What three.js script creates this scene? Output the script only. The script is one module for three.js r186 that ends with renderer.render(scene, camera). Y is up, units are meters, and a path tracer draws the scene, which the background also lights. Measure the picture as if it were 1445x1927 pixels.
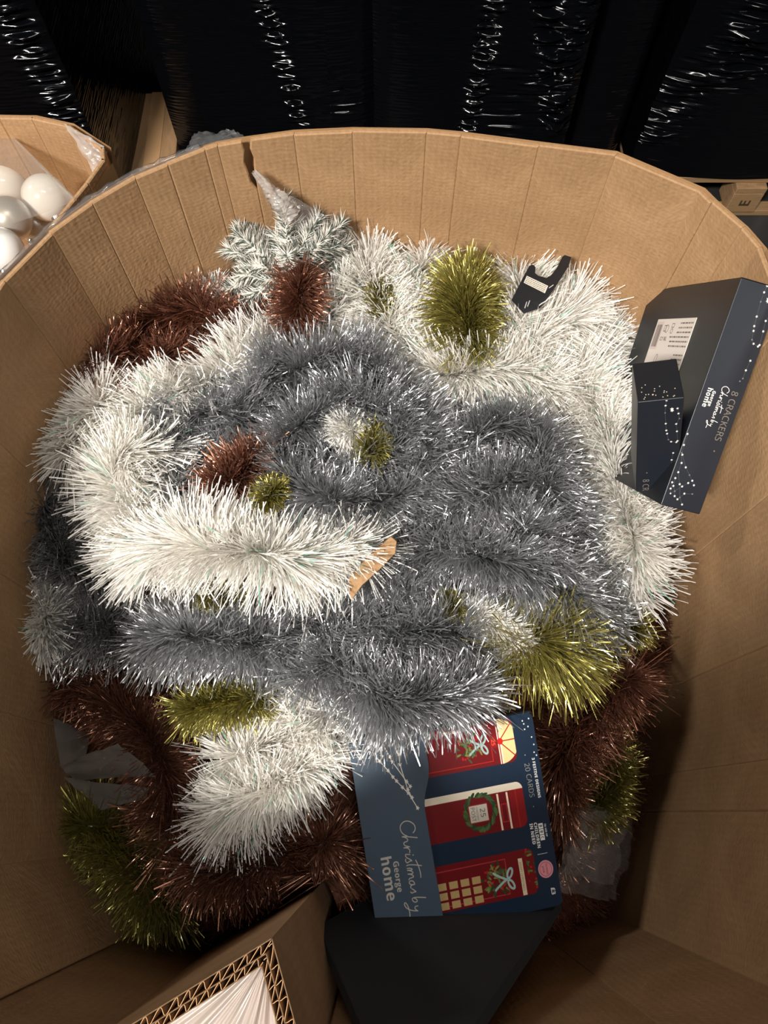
import * as THREE from 'three';
import { mergeGeometries } from 'three/addons/utils/BufferGeometryUtils.js';
import { ImprovedNoise } from 'three/addons/math/ImprovedNoise.js';
import { RoundedBoxGeometry } from 'three/addons/geometries/RoundedBoxGeometry.js';
import { RectAreaLightUniformsLib } from 'three/addons/lights/RectAreaLightUniformsLib.js';

// ------------------------------------------------------------------ camera, light, exposure
const CAM_Y = 1.84, FOCAL = 1337, PITCH = Math.atan(566 / FOCAL);          // lens in pixels of the 1445 x 1927 frame; PITCH = angle off straight down
const scene = new THREE.Scene();
scene.background = new THREE.Color(0x000000);
const camera = new THREE.PerspectiveCamera(2 * Math.atan(963.5 / FOCAL) * 180 / Math.PI, 1445 / 1927, 0.05, 60);
camera.position.set(0, CAM_Y, 0);
camera.rotation.x = -(Math.PI / 2 - PITCH);
const renderer = new THREE.WebGLRenderer({ antialias: true });
renderer.toneMapping = THREE.LinearToneMapping;
renderer.toneMappingExposure = 1.2;
renderer.shadowMap.enabled = true;
RectAreaLightUniformsLib.init();
// ceiling lights out of view, the last three added as fill: x, z, length, width, turn, brightness
const UNSEEN_LIGHTS = [
  [-1.9, 2.2, 1.2, 0.5, 0.2, 255, 'unseen widest white ceiling light, above the near left side of the tinsel bin'],  // out of view, placed to light the heap from the near left
  [-3.0, 6.5, 1.3, 0.3, 0, 24, 'unseen white ceiling light farthest from the bins, lighting the back wall from behind the viewer'],  // out of view, placed to light the back wall and the black wrap
  [3.4, 2.0, 1.3, 0.3, 0, 12, 'added fill light on the ceiling to the right, beyond the unseen near load'],  // added fill for the left side of the bin
  [0.5, 0.2, 1.3, 0.3, 0, 30, 'added fill light on the ceiling straight above the tinsel bin'],  // added fill for the dark near end and lower walls
  [-4.6, -1.8, 1.3, 0.3, 0, 85, 'added fill light on the ceiling to the left, past the neighbouring bin'],  // added fill for the right wall of the bin
];
const CEILING = 4.7;
const LAMP = new THREE.Color(1, 0.955, 0.895);

// ------------------------------------------------------------------ helpers
function rng(seed) { let a = seed * 2654435761 >>> 0; return () => { a = (a + 0x6d2b79f5) | 0; let t = Math.imul(a ^ (a >>> 15), 1 | a); t = (t + Math.imul(t ^ (t >>> 7), 61 | t)) ^ t; return ((t ^ (t >>> 14)) >>> 0) / 4294967296; }; }
const perlin = new ImprovedNoise();
const noise = (x, y = 0, z = 0) => perlin.noise(x + 31.7, y + 17.3, z + 5.1);
const V = (x, y, z) => new THREE.Vector3(x, y, z);
const sinA = Math.sin(PITCH), cosA = Math.cos(PITCH);
// direction through a pixel, scaled to drop one metre
function ray(px, py) {
  const x = px - 722.5, y = py - 963.5, drop = y * sinA + FOCAL * cosA, fwd = -y * cosA + FOCAL * sinA;
  return V(x / drop, -1, -fwd / drop);
}
const at = (px, py, drop) => ray(px, py).multiplyScalar(drop).add(camera.position);
const pixelSize = (px, py, drop) => drop / ((py - 963.5) * sinA + FOCAL * cosA);   // metres per pixel there
function onPlane(px, py, point, normal) {
  const d = ray(px, py), t = point.clone().sub(camera.position).dot(normal) / d.dot(normal);
  return d.multiplyScalar(t).add(camera.position);
}
const used = new Map();
function numbered(name) { const n = used.get(name) ?? 0; used.set(name, n + 1); return n ? `${name}_${String(n).padStart(3, '0')}` : name; }
function tag(o, label, category, group, kind) {
  o.userData.label = label; if (category) o.userData.category = category;
  if (group) o.userData.group = group; if (kind) o.userData.kind = kind;
  return o;
}
function shade(o) { o.castShadow = o.receiveShadow = true; return o; }
function part(name, geometry, material, parent) { const m = shade(new THREE.Mesh(geometry, material)); m.name = name; parent.add(m); return m; }
function thing(name, pos, label, category, group) {
  const g = new THREE.Group(); g.name = numbered(name); g.position.copy(pos); scene.add(g); tag(g, label, category, group); return g;
}
function structure(name, geometry, material) { const m = part(name, geometry, material, scene); m.userData.kind = 'structure'; return m; }
const box = (w, h, d, x = 0, y = 0, z = 0) => new THREE.BoxGeometry(w, h, d).translate(x, y, z);
const rbox = (w, h, d, r, x = 0, y = 0, z = 0) => new RoundedBoxGeometry(w, h, d, 2, r).translate(x, y, z);
function canvasTexture(w, h, draw) {
  const c = document.createElement('canvas'); c.width = w; c.height = h;
  draw(c.getContext('2d'), w, h);
  const t = new THREE.CanvasTexture(c); t.colorSpace = THREE.SRGBColorSpace; t.magFilter = THREE.LinearFilter; return t;
}
function dataTexture(n, f, srgb) {
  const d = new Uint8Array(n * n * 4);
  for (let y = 0; y < n; y++) for (let x = 0; x < n; x++) { const c = f(x / n, y / n), i = (y * n + x) * 4; d[i] = c[0]; d[i + 1] = c[1]; d[i + 2] = c[2]; d[i + 3] = 255; }
  const t = new THREE.DataTexture(d, n, n); t.wrapS = t.wrapT = THREE.RepeatWrapping; t.magFilter = THREE.LinearFilter;
  if (srgb) t.colorSpace = THREE.SRGBColorSpace; t.needsUpdate = true; return t;
}
// noise that repeats after one unit
function tileNoise(u, v, f, seed = 0) {
  const a = u * 2 * Math.PI, b = v * 2 * Math.PI, k = f / (2 * Math.PI);
  return noise(Math.cos(a) * k + seed, Math.sin(a) * k + Math.cos(b) * k * 0.7, Math.sin(b) * k + seed * 1.7);
}

// ------------------------------------------------------------------ materials
const boardBump = dataTexture(512, (u, v) => {
  const flute = Math.sin(u * Math.PI * 2 * 26) * 0.22, cross = Math.sin(v * Math.PI * 2 * 40 + 3 * tileNoise(u, v, 9)) * 0.16;
  const h = 128 + 70 * (tileNoise(u, v, 60) * 0.8 + tileNoise(u, v, 14, 3) * 0.7 + flute + cross); const c = Math.max(0, Math.min(255, h)); return [c, c, c];
});
const boardMap = dataTexture(512, (u, v) => {
  const f = tileNoise(u, v, 90, 1) * 9 + tileNoise(u, v, 5, 2) * 8 + tileNoise(u * 1, v, 22, 4) * 5 + Math.sin(u * Math.PI * 2 * 26) * 2;
  return [162 + f, 127 + f * 0.95, 90 + f * 0.85];
}, true);
boardBump.repeat.set(4, 4); boardMap.repeat.set(4, 4);
const M = {};
M.board = new THREE.MeshStandardMaterial({ map: boardMap, bumpMap: boardBump, bumpScale: 0.001, roughness: 0.8 });
M.boardEdge = new THREE.MeshStandardMaterial({ color: 0xb48c62, roughness: 0.9 });
M.flute = new THREE.MeshStandardMaterial({ color: 0xb08a62, roughness: 0.9, side: THREE.DoubleSide });
M.film = new THREE.MeshPhysicalMaterial({ color: 0xffffff, transmission: 0.94, roughness: 0.1, ior: 1.5, side: THREE.DoubleSide });
M.hazyFilm = new THREE.MeshPhysicalMaterial({ color: 0xe6e0da, transmission: 0.72, roughness: 0.3, ior: 1.5, side: THREE.DoubleSide });
const wrapBump = dataTexture(512, (u, v) => {
  let h = 0; for (let k = 0; k < 3; k++) h += tileNoise(u, v * 1, 6 + 5 * k, k * 7) * 0.4;
  h += noise(u * 8 - 4, Math.sin(v * Math.PI * 2) * 14, Math.cos(v * Math.PI * 2) * 14) * 0.9;
  const c = Math.max(0, Math.min(255, 128 + 90 * h)); return [c, c, c];
});
wrapBump.repeat.set(2, 2);
M.wrap = new THREE.MeshPhysicalMaterial({ color: 0x06070a, roughness: 0.12, bumpMap: wrapBump, bumpScale: 0.003, specularIntensity: 1 });
M.wood = new THREE.MeshStandardMaterial({ map: dataTexture(256, (u, v) => { const g = noise(u * 3, Math.sin(v * 6.283) * 9, Math.cos(v * 6.283) * 9) * 26 + tileNoise(u, v, 40) * 10; return [150 + g, 118 + g, 82 + g * 0.8]; }, true), roughness: 0.85 });
M.concrete = new THREE.MeshStandardMaterial({ map: dataTexture(256, (u, v) => { const g = tileNoise(u, v, 6) * 14 + tileNoise(u, v, 50, 2) * 12; return [46 + g, 45 + g, 44 + g]; }, true), roughness: 0.7 });
M.concrete.map.repeat.set(8, 8);
M.cladding = new THREE.MeshStandardMaterial({ color: 0x4a4a4c, roughness: 0.8 });
M.steel = new THREE.MeshStandardMaterial({ color: 0xd8d8d6, roughness: 0.5, metalness: 0.2 });
M.glow = new THREE.MeshStandardMaterial({ color: 0xffffff, emissive: LAMP, emissiveIntensity: 4 });
const tinselMaterial = {
  white: new THREE.MeshPhysicalMaterial({ color: 0xf7f4ee, roughness: 0.3, transmission: 0.32, iridescence: 1, iridescenceIOR: 1.45, iridescenceThicknessRange: [100, 420], specularIntensity: 0.8, side: THREE.DoubleSide }),
  grey: new THREE.MeshPhysicalMaterial({ color: 0xc8c9cb, roughness: 0.36, metalness: 0.9, clearcoat: 1, clearcoatRoughness: 0.1, side: THREE.DoubleSide }),
  copper: new THREE.MeshPhysicalMaterial({ color: 0xa4745e, roughness: 0.4, metalness: 0.85, clearcoat: 1, clearcoatRoughness: 0.1, side: THREE.DoubleSide }),
  gold: new THREE.MeshPhysicalMaterial({ color: 0xaaa158, roughness: 0.4, metalness: 0.85, clearcoat: 1, clearcoatRoughness: 0.1, side: THREE.DoubleSide }),
};
M.iridescent = new THREE.MeshPhysicalMaterial({ color: 0xbcfff0, roughness: 0.3, metalness: 0.85, side: THREE.DoubleSide });
M.wire = new THREE.MeshStandardMaterial({ color: 0x7a7c80, roughness: 0.4, metalness: 0.8 });

// ------------------------------------------------------------------ warehouse shell
const ROOM = 9;
structure('floor', box(2 * ROOM + 0.4, 0.2, 2 * ROOM + 0.4, 0, -0.1, 0), M.concrete);
structure('ceiling', box(2 * ROOM + 0.4, 0.2, 2 * ROOM + 0.4, 0, CEILING + 0.1, 0), M.cladding);
structure('wall_left', box(0.2, CEILING, 2 * ROOM, -ROOM - 0.1, CEILING / 2, 0), M.cladding);
structure('wall_right', box(0.2, CEILING, 2 * ROOM, ROOM + 0.1, CEILING / 2, 0), M.cladding);
structure('wall_back', box(2 * ROOM + 0.4, CEILING, 0.2, 0, CEILING / 2, -ROOM - 0.1), M.cladding);
structure('wall_front', box(2 * ROOM + 0.4, CEILING, 0.2, 0, CEILING / 2, ROOM + 0.1), M.cladding);
for (const [x, z, l, w, turn, power, label] of UNSEEN_LIGHTS) {
  const g = thing('unseen_ceiling_light', V(x, CEILING, z), label, 'light', 'unseen and added ceiling lights');
  g.rotation.y = turn;
  part('housing', rbox(l + 0.06, 0.07, w + 0.06, 0.01, 0, -0.035, 0), M.steel, g);
  part('diffuser', rbox(l, 0.012, w, 0.004, 0, -0.074, 0), M.glow, g);
  const lamp = new THREE.RectAreaLight(LAMP, power, l, w);
  lamp.name = 'unseen_ceiling_lamp'; lamp.position.set(x, CEILING - 0.085, z); lamp.rotation.set(-Math.PI / 2, 0, turn); scene.add(lamp);
}

// ------------------------------------------------------------------ cardboard bins
const RIM = 0.7;                                                            // drop from the lens to the rim
const rimPixels = [[0, 525], [90, 434], [168, 378], [250, 330], [312, 304], [382, 276], [407, 268], [465, 258], [552, 246], [663, 241], [803, 243], [868, 249], [1015, 268], [1160, 286], [1322, 354], [1345, 377], [1402, 426], [1435, 464]];
const ring = rimPixels.map(([x, y]) => { const p = at(x, y, RIM); return [p.x, p.z]; });
// round the side nearest the lens, where the frame cuts it off; a V-shaped dent pokes in at bottom left
ring.push([0.492, -0.55], [0.505, -0.38], [0.505, -0.2], [0.49, -0.06], [0.466, 0.0], [0.405, 0.172], [0.28, 0.205], [0.08, 0.215], [-0.055, 0.205], [-0.0955, 0.098], [-0.27, 0.194], [-0.38, 0.17], [-0.46, 0.06], [-0.505, -0.12], [-0.53, -0.3], [-0.525, -0.46]);
const DENT = new Set([ring.length - 8, ring.length - 7, ring.length - 6]);   // edges next to the dent
const BIN_BASE = 0.16, BIN_TOP = CAM_Y - RIM, BOARD = 0.007;
function panelMesh(a, b, y0, y1, material, parent, jag, thickness = BOARD) {
  const dx = b[0] - a[0], dz = b[1] - a[1], len = Math.hypot(dx, dz), h = y1 - y0, s = new THREE.Shape();
  s.moveTo(0, 0); s.lineTo(len, 0);
  if (jag?.right) { const r = rng(4); s.lineTo(len, h - 0.085); for (let k = 1; k <= 5; k++) s.lineTo(len - 0.002 - 0.006 * r() - 0.001 * k, h - 0.085 + k * 0.017); } else s.lineTo(len, h);
  if (jag?.left) { const r = rng(5); s.lineTo(0.004, h); for (let k = 1; k <= 5; k++) s.lineTo(0.004 * r(), h - k * 0.015); s.lineTo(0, h - 0.085); } else s.lineTo(0, h);
  const g = new THREE.ExtrudeGeometry(s, { depth: thickness - 0.003, bevelEnabled: true, bevelThickness: 0.0015, bevelSize: 0.0018, bevelOffset: -0.0018, bevelSegments: 1, steps: 1 });
  g.translate(0, 0, 0.0015);
  // local x runs along the edge, local y up, local z away from the inside
  const out = V(dz / len, 0, -dx / len);
  const m = new THREE.Matrix4().makeBasis(V(dx / len, 0, dz / len), V(0, 1, 0), V(dx / len, 0, dz / len).cross(V(0, 1, 0)));
  g.applyMatrix4(m); g.translate(a[0], y0, a[1]);
  return part('side_panel', g, material, parent);
}
function wallStrip(pts, y0, y1, closed) {                                     // an upright sheet following a plan line
  const pos = [], uv = [], idx = []; let s = 0;
  const all = closed ? [...pts, pts[0]] : pts;
  all.forEach((p, i) => { if (i) s += Math.hypot(p[0] - all[i - 1][0], p[1] - all[i - 1][1]); pos.push(p[0], y0, p[1], p[0], y1, p[1]); uv.push(s, y0, s, y1); });
  for (let i = 0; i < all.length - 1; i++) { const k = i * 2; idx.push(k, k + 2, k + 1, k + 1, k + 2, k + 3); }
  const g = new THREE.BufferGeometry(); g.setAttribute('position', new THREE.Float32BufferAttribute(pos, 3)); g.setAttribute('uv', new THREE.Float32BufferAttribute(uv, 2)); g.setIndex(idx);
  const f = g.toNonIndexed(); f.computeVertexNormals(); return f;
}
function thickStrip(path, t, y0, y1) {                                        // the same with a thickness, open below
  const n = path.length, side = (k) => path.map((p, i) => { const a = path[Math.max(0, i - 1)], b = path[Math.min(n - 1, i + 1)], [nx, nz] = norm(b[1] - a[1], a[0] - b[0]); return [p[0] + nx * t * k, p[1] + nz * t * k]; });
  const l = side(0.5), r = side(-0.5), pos = [], idx = [];
  for (let i = 0; i < n; i++) pos.push(l[i][0], y0, l[i][1], l[i][0], y1, l[i][1], r[i][0], y1, r[i][1], r[i][0], y0, r[i][1]);
  for (let i = 0; i < n - 1; i++) for (let k = 0; k < 3; k++) { const a = i * 4 + k; idx.push(a, a + 1, a + 4, a + 1, a + 5, a + 4); }
  const g = new THREE.BufferGeometry(); g.setAttribute('position', new THREE.Float32BufferAttribute(pos, 3)); g.setIndex(idx);
  const f = g.toNonIndexed(); f.computeVertexNormals(); return f;
}
function offsetRing(pts, d) {                                                 // moved outwards by d (the ring runs with its inside on the right)
  const n = pts.length;
  return pts.map((p, i) => {
    const a = pts[(i + n - 1) % n], b = pts[(i + 1) % n];
    const n1 = norm(p[1] - a[1], a[0] - p[0]), n2 = norm(b[1] - p[1], p[0] - b[0]);
    const k = Math.max(0.35, 1 + n1[0] * n2[0] + n1[1] * n2[1]);
    return [p[0] + d * (n1[0] + n2[0]) / k, p[1] + d * (n1[1] + n2[1]) / k];
  });
}
function norm(x, z) { const l = Math.hypot(x, z) || 1; return [x / l, z / l]; }
const bin = thing('cardboard_bin', V(0, 0, 0), 'large round-sided brown cardboard bin filled with tinsel, its near wall dented inwards', 'box');
ring.forEach((a, i) => {
  const b = ring[(i + 1) % ring.length];
  if (DENT.has(i)) return;
  panelMesh(a, b, BIN_BASE, BIN_TOP + 0.003 * noise(i * 3.1), M.board, bin, { right: i === 6, left: i === 7 });
});
// the dented panels are built as board: liners with fluted paper between them
{
  const edge = [...DENT].sort((p, q) => p - q), pts = [ring[edge[0]], ...edge.map((i) => ring[(i + 1) % ring.length])];
  const line = (d) => { const full = offsetRing(ring, d); return [full[edge[0]], ...edge.map((i) => full[(i + 1) % ring.length])]; };
  const liners = [0.0006, 0.0082, 0.0145].map(line);
  const names = ['inner_liner', 'middle_liner', 'outer_liner'];
  liners.forEach((l, k) => {
    const n = edge.length;
    for (let i = 0; i < n; i++) {
      const a = l[i], b = l[i + 1], len = Math.hypot(b[0] - a[0], b[1] - a[1]);
      const g = box(len + 0.0006, BIN_TOP - BIN_BASE, 0.0009).applyMatrix4(new THREE.Matrix4().makeRotationY(-Math.atan2(b[1] - a[1], b[0] - a[0]))).translate((a[0] + b[0]) / 2, (BIN_TOP + BIN_BASE) / 2, (a[1] + b[1]) / 2);
      const uv = g.attributes.uv; for (let q = 0; q < uv.count; q++) uv.setXY(q, uv.getX(q) * len, uv.getY(q) * 0.98);
      part(names[k], g, M.board, bin);
    }
  });
  for (const [k, wave] of [[0, 0.0135], [1, 0.0115]]) {
    const a = liners[k], b = liners[k + 1];
    for (let i = 0; i < edge.length; i++) {
      const len = Math.hypot(a[i + 1][0] - a[i][0], a[i + 1][1] - a[i][1]), n = Math.max(2, Math.round(len / wave)) * 8, path = [];
      for (let q = 0; q <= n; q++) {
        const t = q / n, w = 0.5 + 0.47 * Math.sin(q / 8 * 2 * Math.PI + 1.6 * noise(q * 0.09, k)) ;
        path.push([0, 1].map((c) => (a[i][c] + (a[i + 1][c] - a[i][c]) * t) * (1 - w) + (b[i][c] + (b[i + 1][c] - b[i][c]) * t) * w));
      }
      part('flute', thickStrip(path, 0.00055, BIN_TOP - 0.3, BIN_TOP - 0.0004), M.flute, bin);
    }
  }
}
// skin outside the panels and the bottom
part('outer_skin', wallStrip(offsetRing(ring, BOARD + 0.0025), BIN_BASE, BIN_TOP - 0.006, true), new THREE.MeshStandardMaterial({ color: 0xa98258, roughness: 0.85, side: THREE.DoubleSide }), bin);
{
  const s = new THREE.Shape(ring.map(([x, z]) => new THREE.Vector2(x, -z)));
  part('bottom_panel', new THREE.ExtrudeGeometry(s, { depth: 0.012, bevelEnabled: false }).rotateX(-Math.PI / 2).translate(0, BIN_BASE - 0.01, 0), M.board, bin);
}
function pallet(name, x, z, w, d, label) {
  const g = thing(name, V(x, 0, z), label, 'pallet'), n = 5;
  for (let k = 0; k < n; k++) part('deck_board', rbox(w, 0.022, d / n * 0.7, 0.003, 0, 0.133, -d / 2 + d / n * (k + 0.5)), M.wood, g);
  for (const sx of [-1, 0, 1]) for (const sz of [-1, 0, 1]) part('block', rbox(0.1, 0.078, 0.1, 0.003, sx * (w / 2 - 0.05), 0.061, sz * (d / 2 - 0.05)), M.wood, g);
  for (const sx of [-1, 0, 1]) part('stringer_board', rbox(0.1, 0.022, d, 0.003, sx * (w / 2 - 0.05), 0.111, 0), M.wood, g);
  for (const sz of [-1, 0, 1]) part('bottom_board', rbox(w, 0.022, 0.045, 0.003, 0, 0.011, sz * (d / 2 - 0.03)), M.wood, g);
  return g;
}

// ------------------------------------------------------------------ height of the heap
const heights = [[700, 445, 0.92], [430, 430, 0.9], [150, 650, 0.93], [50, 800, 0.95], [30, 1000, 1.0], [60, 1150, 1.05], [150, 1350, 1.12], [250, 1600, 1.17], [500, 1620, 1.13], [330, 1740, 1.22],
  [1150, 520, 0.98], [1200, 700, 1.03], [1190, 1000, 1.08], [1180, 1180, 1.13], [1100, 1350, 1.2], [1150, 1450, 1.28], [1050, 1600, 1.3], [600, 700, 0.94], [600, 900, 0.95], [450, 1040, 0.95], [950, 900, 0.98],
  [950, 1100, 1.01], [500, 1200, 1.02], [750, 1300, 1.03], [1000, 1250, 1.07], [500, 1450, 1.07], [850, 1520, 1.13], [850, 1850, 1.5], [1300, 1600, 1.66], [1200, 1740, 1.66], [1230, 1400, 1.55], [1300, 1000, 1.25], [900, 600, 0.94], [330, 700, 0.94], [960, 480, 0.95]].map(([x, y, d]) => at(x, y, d));
function heapY(x, z) {
  let s = 0, w = 0;
  for (const p of heights) { const d = ((x - p.x) ** 2 + (z - p.z) ** 2 + 2e-4) ** -1.6; s += d * p.y; w += d; }
  return s / w;
}
function onHeap(px, py, lift = 0) {                                           // where the sight line through a pixel meets the heap
  const d = ray(px, py); let drop = 1;
  for (let k = 0; k < 14; k++) { const y = heapY(d.x * drop, d.z * drop) + lift; drop = 0.5 * drop + 0.5 * (CAM_Y - y); }
  return d.multiplyScalar(drop).add(camera.position);
}
const ringEdges = ring.map((a, i) => { const b = ring[(i + 1) % ring.length], [tx, tz] = norm(b[0] - a[0], b[1] - a[1]); return [a[0], a[1], tx, tz, Math.hypot(b[0] - a[0], b[1] - a[1])]; });
function keepInside(p, gap) {                                                 // push a point back from the bin wall
  if (p[1] > BIN_TOP + 0.01) return;
  for (const [ax, az, tx, tz, len] of ringEdges) {
    const rx = p[0] - ax, rz = p[2] - az, along = rx * tx + rz * tz;
    if (along < -0.03 || along > len + 0.03) continue;
    const d = -rx * tz + rz * tx;                                             // to the inside
    if (d < gap && d > -(len < 0.2 && ax < 0 && az > 0.09 ? 0.045 : 0.15)) { p[0] += -tz * (gap - d); p[2] += tx * (gap - d); }
  }
}
const insideRing = (x, z) => { let c = false; for (let i = 0, j = ring.length - 1; i < ring.length; j = i++) { const [xi, zi] = ring[i], [xj, zj] = ring[j]; if ((zi > z) !== (zj > z) && x < (xj - xi) * (z - zi) / (zj - zi) + xi) c = !c; } return c; };

// ------------------------------------------------------------------ tinsel
const SEG = 5;
const STYLE = { white: { w: 0.00075, n: 15000, curl: 0.17 }, grey: { w: 0.00065, n: 19000, curl: 0.22 }, copper: { w: 0.00065, n: 18000, curl: 0.22 }, gold: { w: 0.00065, n: 18000, curl: 0.2 } };
let tinselSeed = 11;
function garland(color, pixels, rpx, label, opt = {}) {
  const st = STYLE[color], r = rng(++tinselSeed);
  const core = pixels.map(([x, y, lift = 0]) => onHeap(x, y, lift + (opt.lift ?? 0)));
  const mid = pixels[pixels.length >> 1], radius = rpx * pixelSize(mid[0], mid[1], CAM_Y - core[pixels.length >> 1].y);
  const curve = new THREE.CatmullRomCurve3(core, false, 'centripetal'), length = curve.getLength();
  const base = core[0].clone(), g = thing('tinsel_garland', base, label, 'tinsel', opt.group ?? `${color === 'grey' ? 'silver' : color} tinsel garlands in the bin`);
  curve.points = curve.points.map((p) => p.clone().sub(base));
  curve.updateArcLengths();
  const wob = (s, k) => 0.3 * radius * noise(s * length * 11 + tinselSeed * 5.3, k, 2.2);
  part('core_wire', new THREE.TubeGeometry(new THREE.CatmullRomCurve3(curve.getSpacedPoints(24).map((p, i) => p.add(V(wob(i / 24, 1), 0.5 * wob(i / 24, 4), wob(i / 24, 8))))), Math.max(8, Math.round(length / 0.012)), 0.002, 5), M.wire, g);
  const N = Math.round(length * st.n * (opt.dense ?? 1) + 1500), steps = 160, P = curve.getSpacedPoints(steps).map((p, i) => p.add(V(wob(i / steps, 1), 0.5 * wob(i / steps, 4), wob(i / steps, 8)))), T = P.map((_, i) => curve.getTangentAt(i / steps));
  const pos = new Float32Array(N * (SEG + 1) * 6), nor = new Float32Array(pos.length), idx = new Uint32Array(N * SEG * 6);
  const up = V(0, 1, 0), eye = V(), n1 = V(), n2 = V(), dir = V(), side = V(), q = [0, 0, 0], d2 = V(), nn = V(), bend = V();
  const sd = tinselSeed * 3.7;
  for (let i = 0; i < N; i++) {
    const s = r(), k = Math.min(steps - 1, Math.floor(s * steps)), t = T[k], f = s * steps - k;
    const bx = P[k].x + (P[k + 1].x - P[k].x) * f, by = P[k].y + (P[k + 1].y - P[k].y) * f, bz = P[k].z + (P[k + 1].z - P[k].z) * f;
    eye.copy(up); n1.copy(eye).addScaledVector(t, -eye.dot(t)).normalize(); n2.crossVectors(t, n1);
    let phi; do phi = (r() * 2 - 1) * Math.PI; while (Math.abs(phi) > 1.9 && r() > 0.3);
    let lean = noise(s * length * 14 + sd, phi * 0.6, sd) * 1.1 + (r() + r() - 1) * 0.45 + (opt.lean ?? 0);
    const end = Math.min(s, 1 - s) * length / radius; if (end < 0.35) lean += (s < 0.5 ? -1 : 1) * (1 - end / 0.35) * 2.2 * r();
    const ph = phi + noise(s * length * 10 + sd, 9, phi) * 0.5;
    dir.set(0, 0, 0).addScaledVector(n1, Math.cos(ph)).addScaledVector(n2, Math.sin(ph)).addScaledVector(t, lean).normalize();
    let L = radius * (0.62 + 0.56 * r()) * (1 + 0.35 * noise(s * length * 9, phi * 0.8 + sd, sd)) * (r() < 0.03 ? 1.15 : 1); if (dir.y < -0.2) L *= 0.7;
    bend.set(r() - 0.5, r() - 0.5 - 0.35, r() - 0.5).multiplyScalar(2 * st.curl * L);
    side.set(r() - 0.5, r() - 0.5, r() - 0.5).cross(dir).normalize();
    const twist = (r() - 0.5) * 9, w = st.w * (0.75 + 0.5 * r()), ct = Math.cos(twist / SEG), sn = Math.sin(twist / SEG);
    for (let j = 0; j <= SEG; j++) {
      const u = j / SEG, o = (i * (SEG + 1) + j) * 6;
      q[0] = base.x + bx + dir.x * L * u + bend.x * u * u; q[1] = base.y + by + dir.y * L * u + bend.y * u * u; q[2] = base.z + bz + dir.z * L * u + bend.z * u * u;
      keepInside(q, 0.004);
      d2.copy(dir).multiplyScalar(L).addScaledVector(bend, 2 * u).normalize();
      nn.crossVectors(d2, side).normalize();
      for (let e = 0; e < 2; e++) {
        const m = (e ? 1 : -1) * w;
        pos[o + e * 3] = q[0] - base.x + side.x * m; pos[o + e * 3 + 1] = q[1] - base.y + side.y * m; pos[o + e * 3 + 2] = q[2] - base.z + side.z * m;
        nor[o + e * 3] = nn.x; nor[o + e * 3 + 1] = nn.y; nor[o + e * 3 + 2] = nn.z;
      }
      side.multiplyScalar(ct).addScaledVector(nn, sn).normalize();
    }
    for (let j = 0; j < SEG; j++) { const a = (i * (SEG + 1) + j) * 2, o = (i * SEG + j) * 6; idx.set([a, a + 2, a + 1, a + 1, a + 2, a + 3], o); }
  }
  if (color === 'white') {                                                     // a few strands are iridescent film
    const few = [], n = Math.round(N * 0.013); for (let i = 0; i < n; i++) for (let k = 0; k < SEG * 6; k++) few.push(idx[i * SEG * 6 + k]);
    const fg = new THREE.BufferGeometry(); fg.setAttribute('position', new THREE.BufferAttribute(pos.slice(0, n * (SEG + 1) * 6), 3)); fg.setAttribute('normal', new THREE.BufferAttribute(nor.slice(0, n * (SEG + 1) * 6), 3)); fg.setIndex(few);
    part('iridescent_strands', fg, M.iridescent, g).userData.kind = 'stuff';
    idx.fill(0, 0, n * SEG * 6);
  }
  const geo = new THREE.BufferGeometry(); geo.setAttribute('position', new THREE.BufferAttribute(pos, 3)); geo.setAttribute('normal', new THREE.BufferAttribute(nor, 3)); geo.setIndex(new THREE.BufferAttribute(idx, 1));
  part('tinsel_fringe', geo, tinselMaterial[color], g).userData.kind = 'stuff';
  return g;
}
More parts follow.
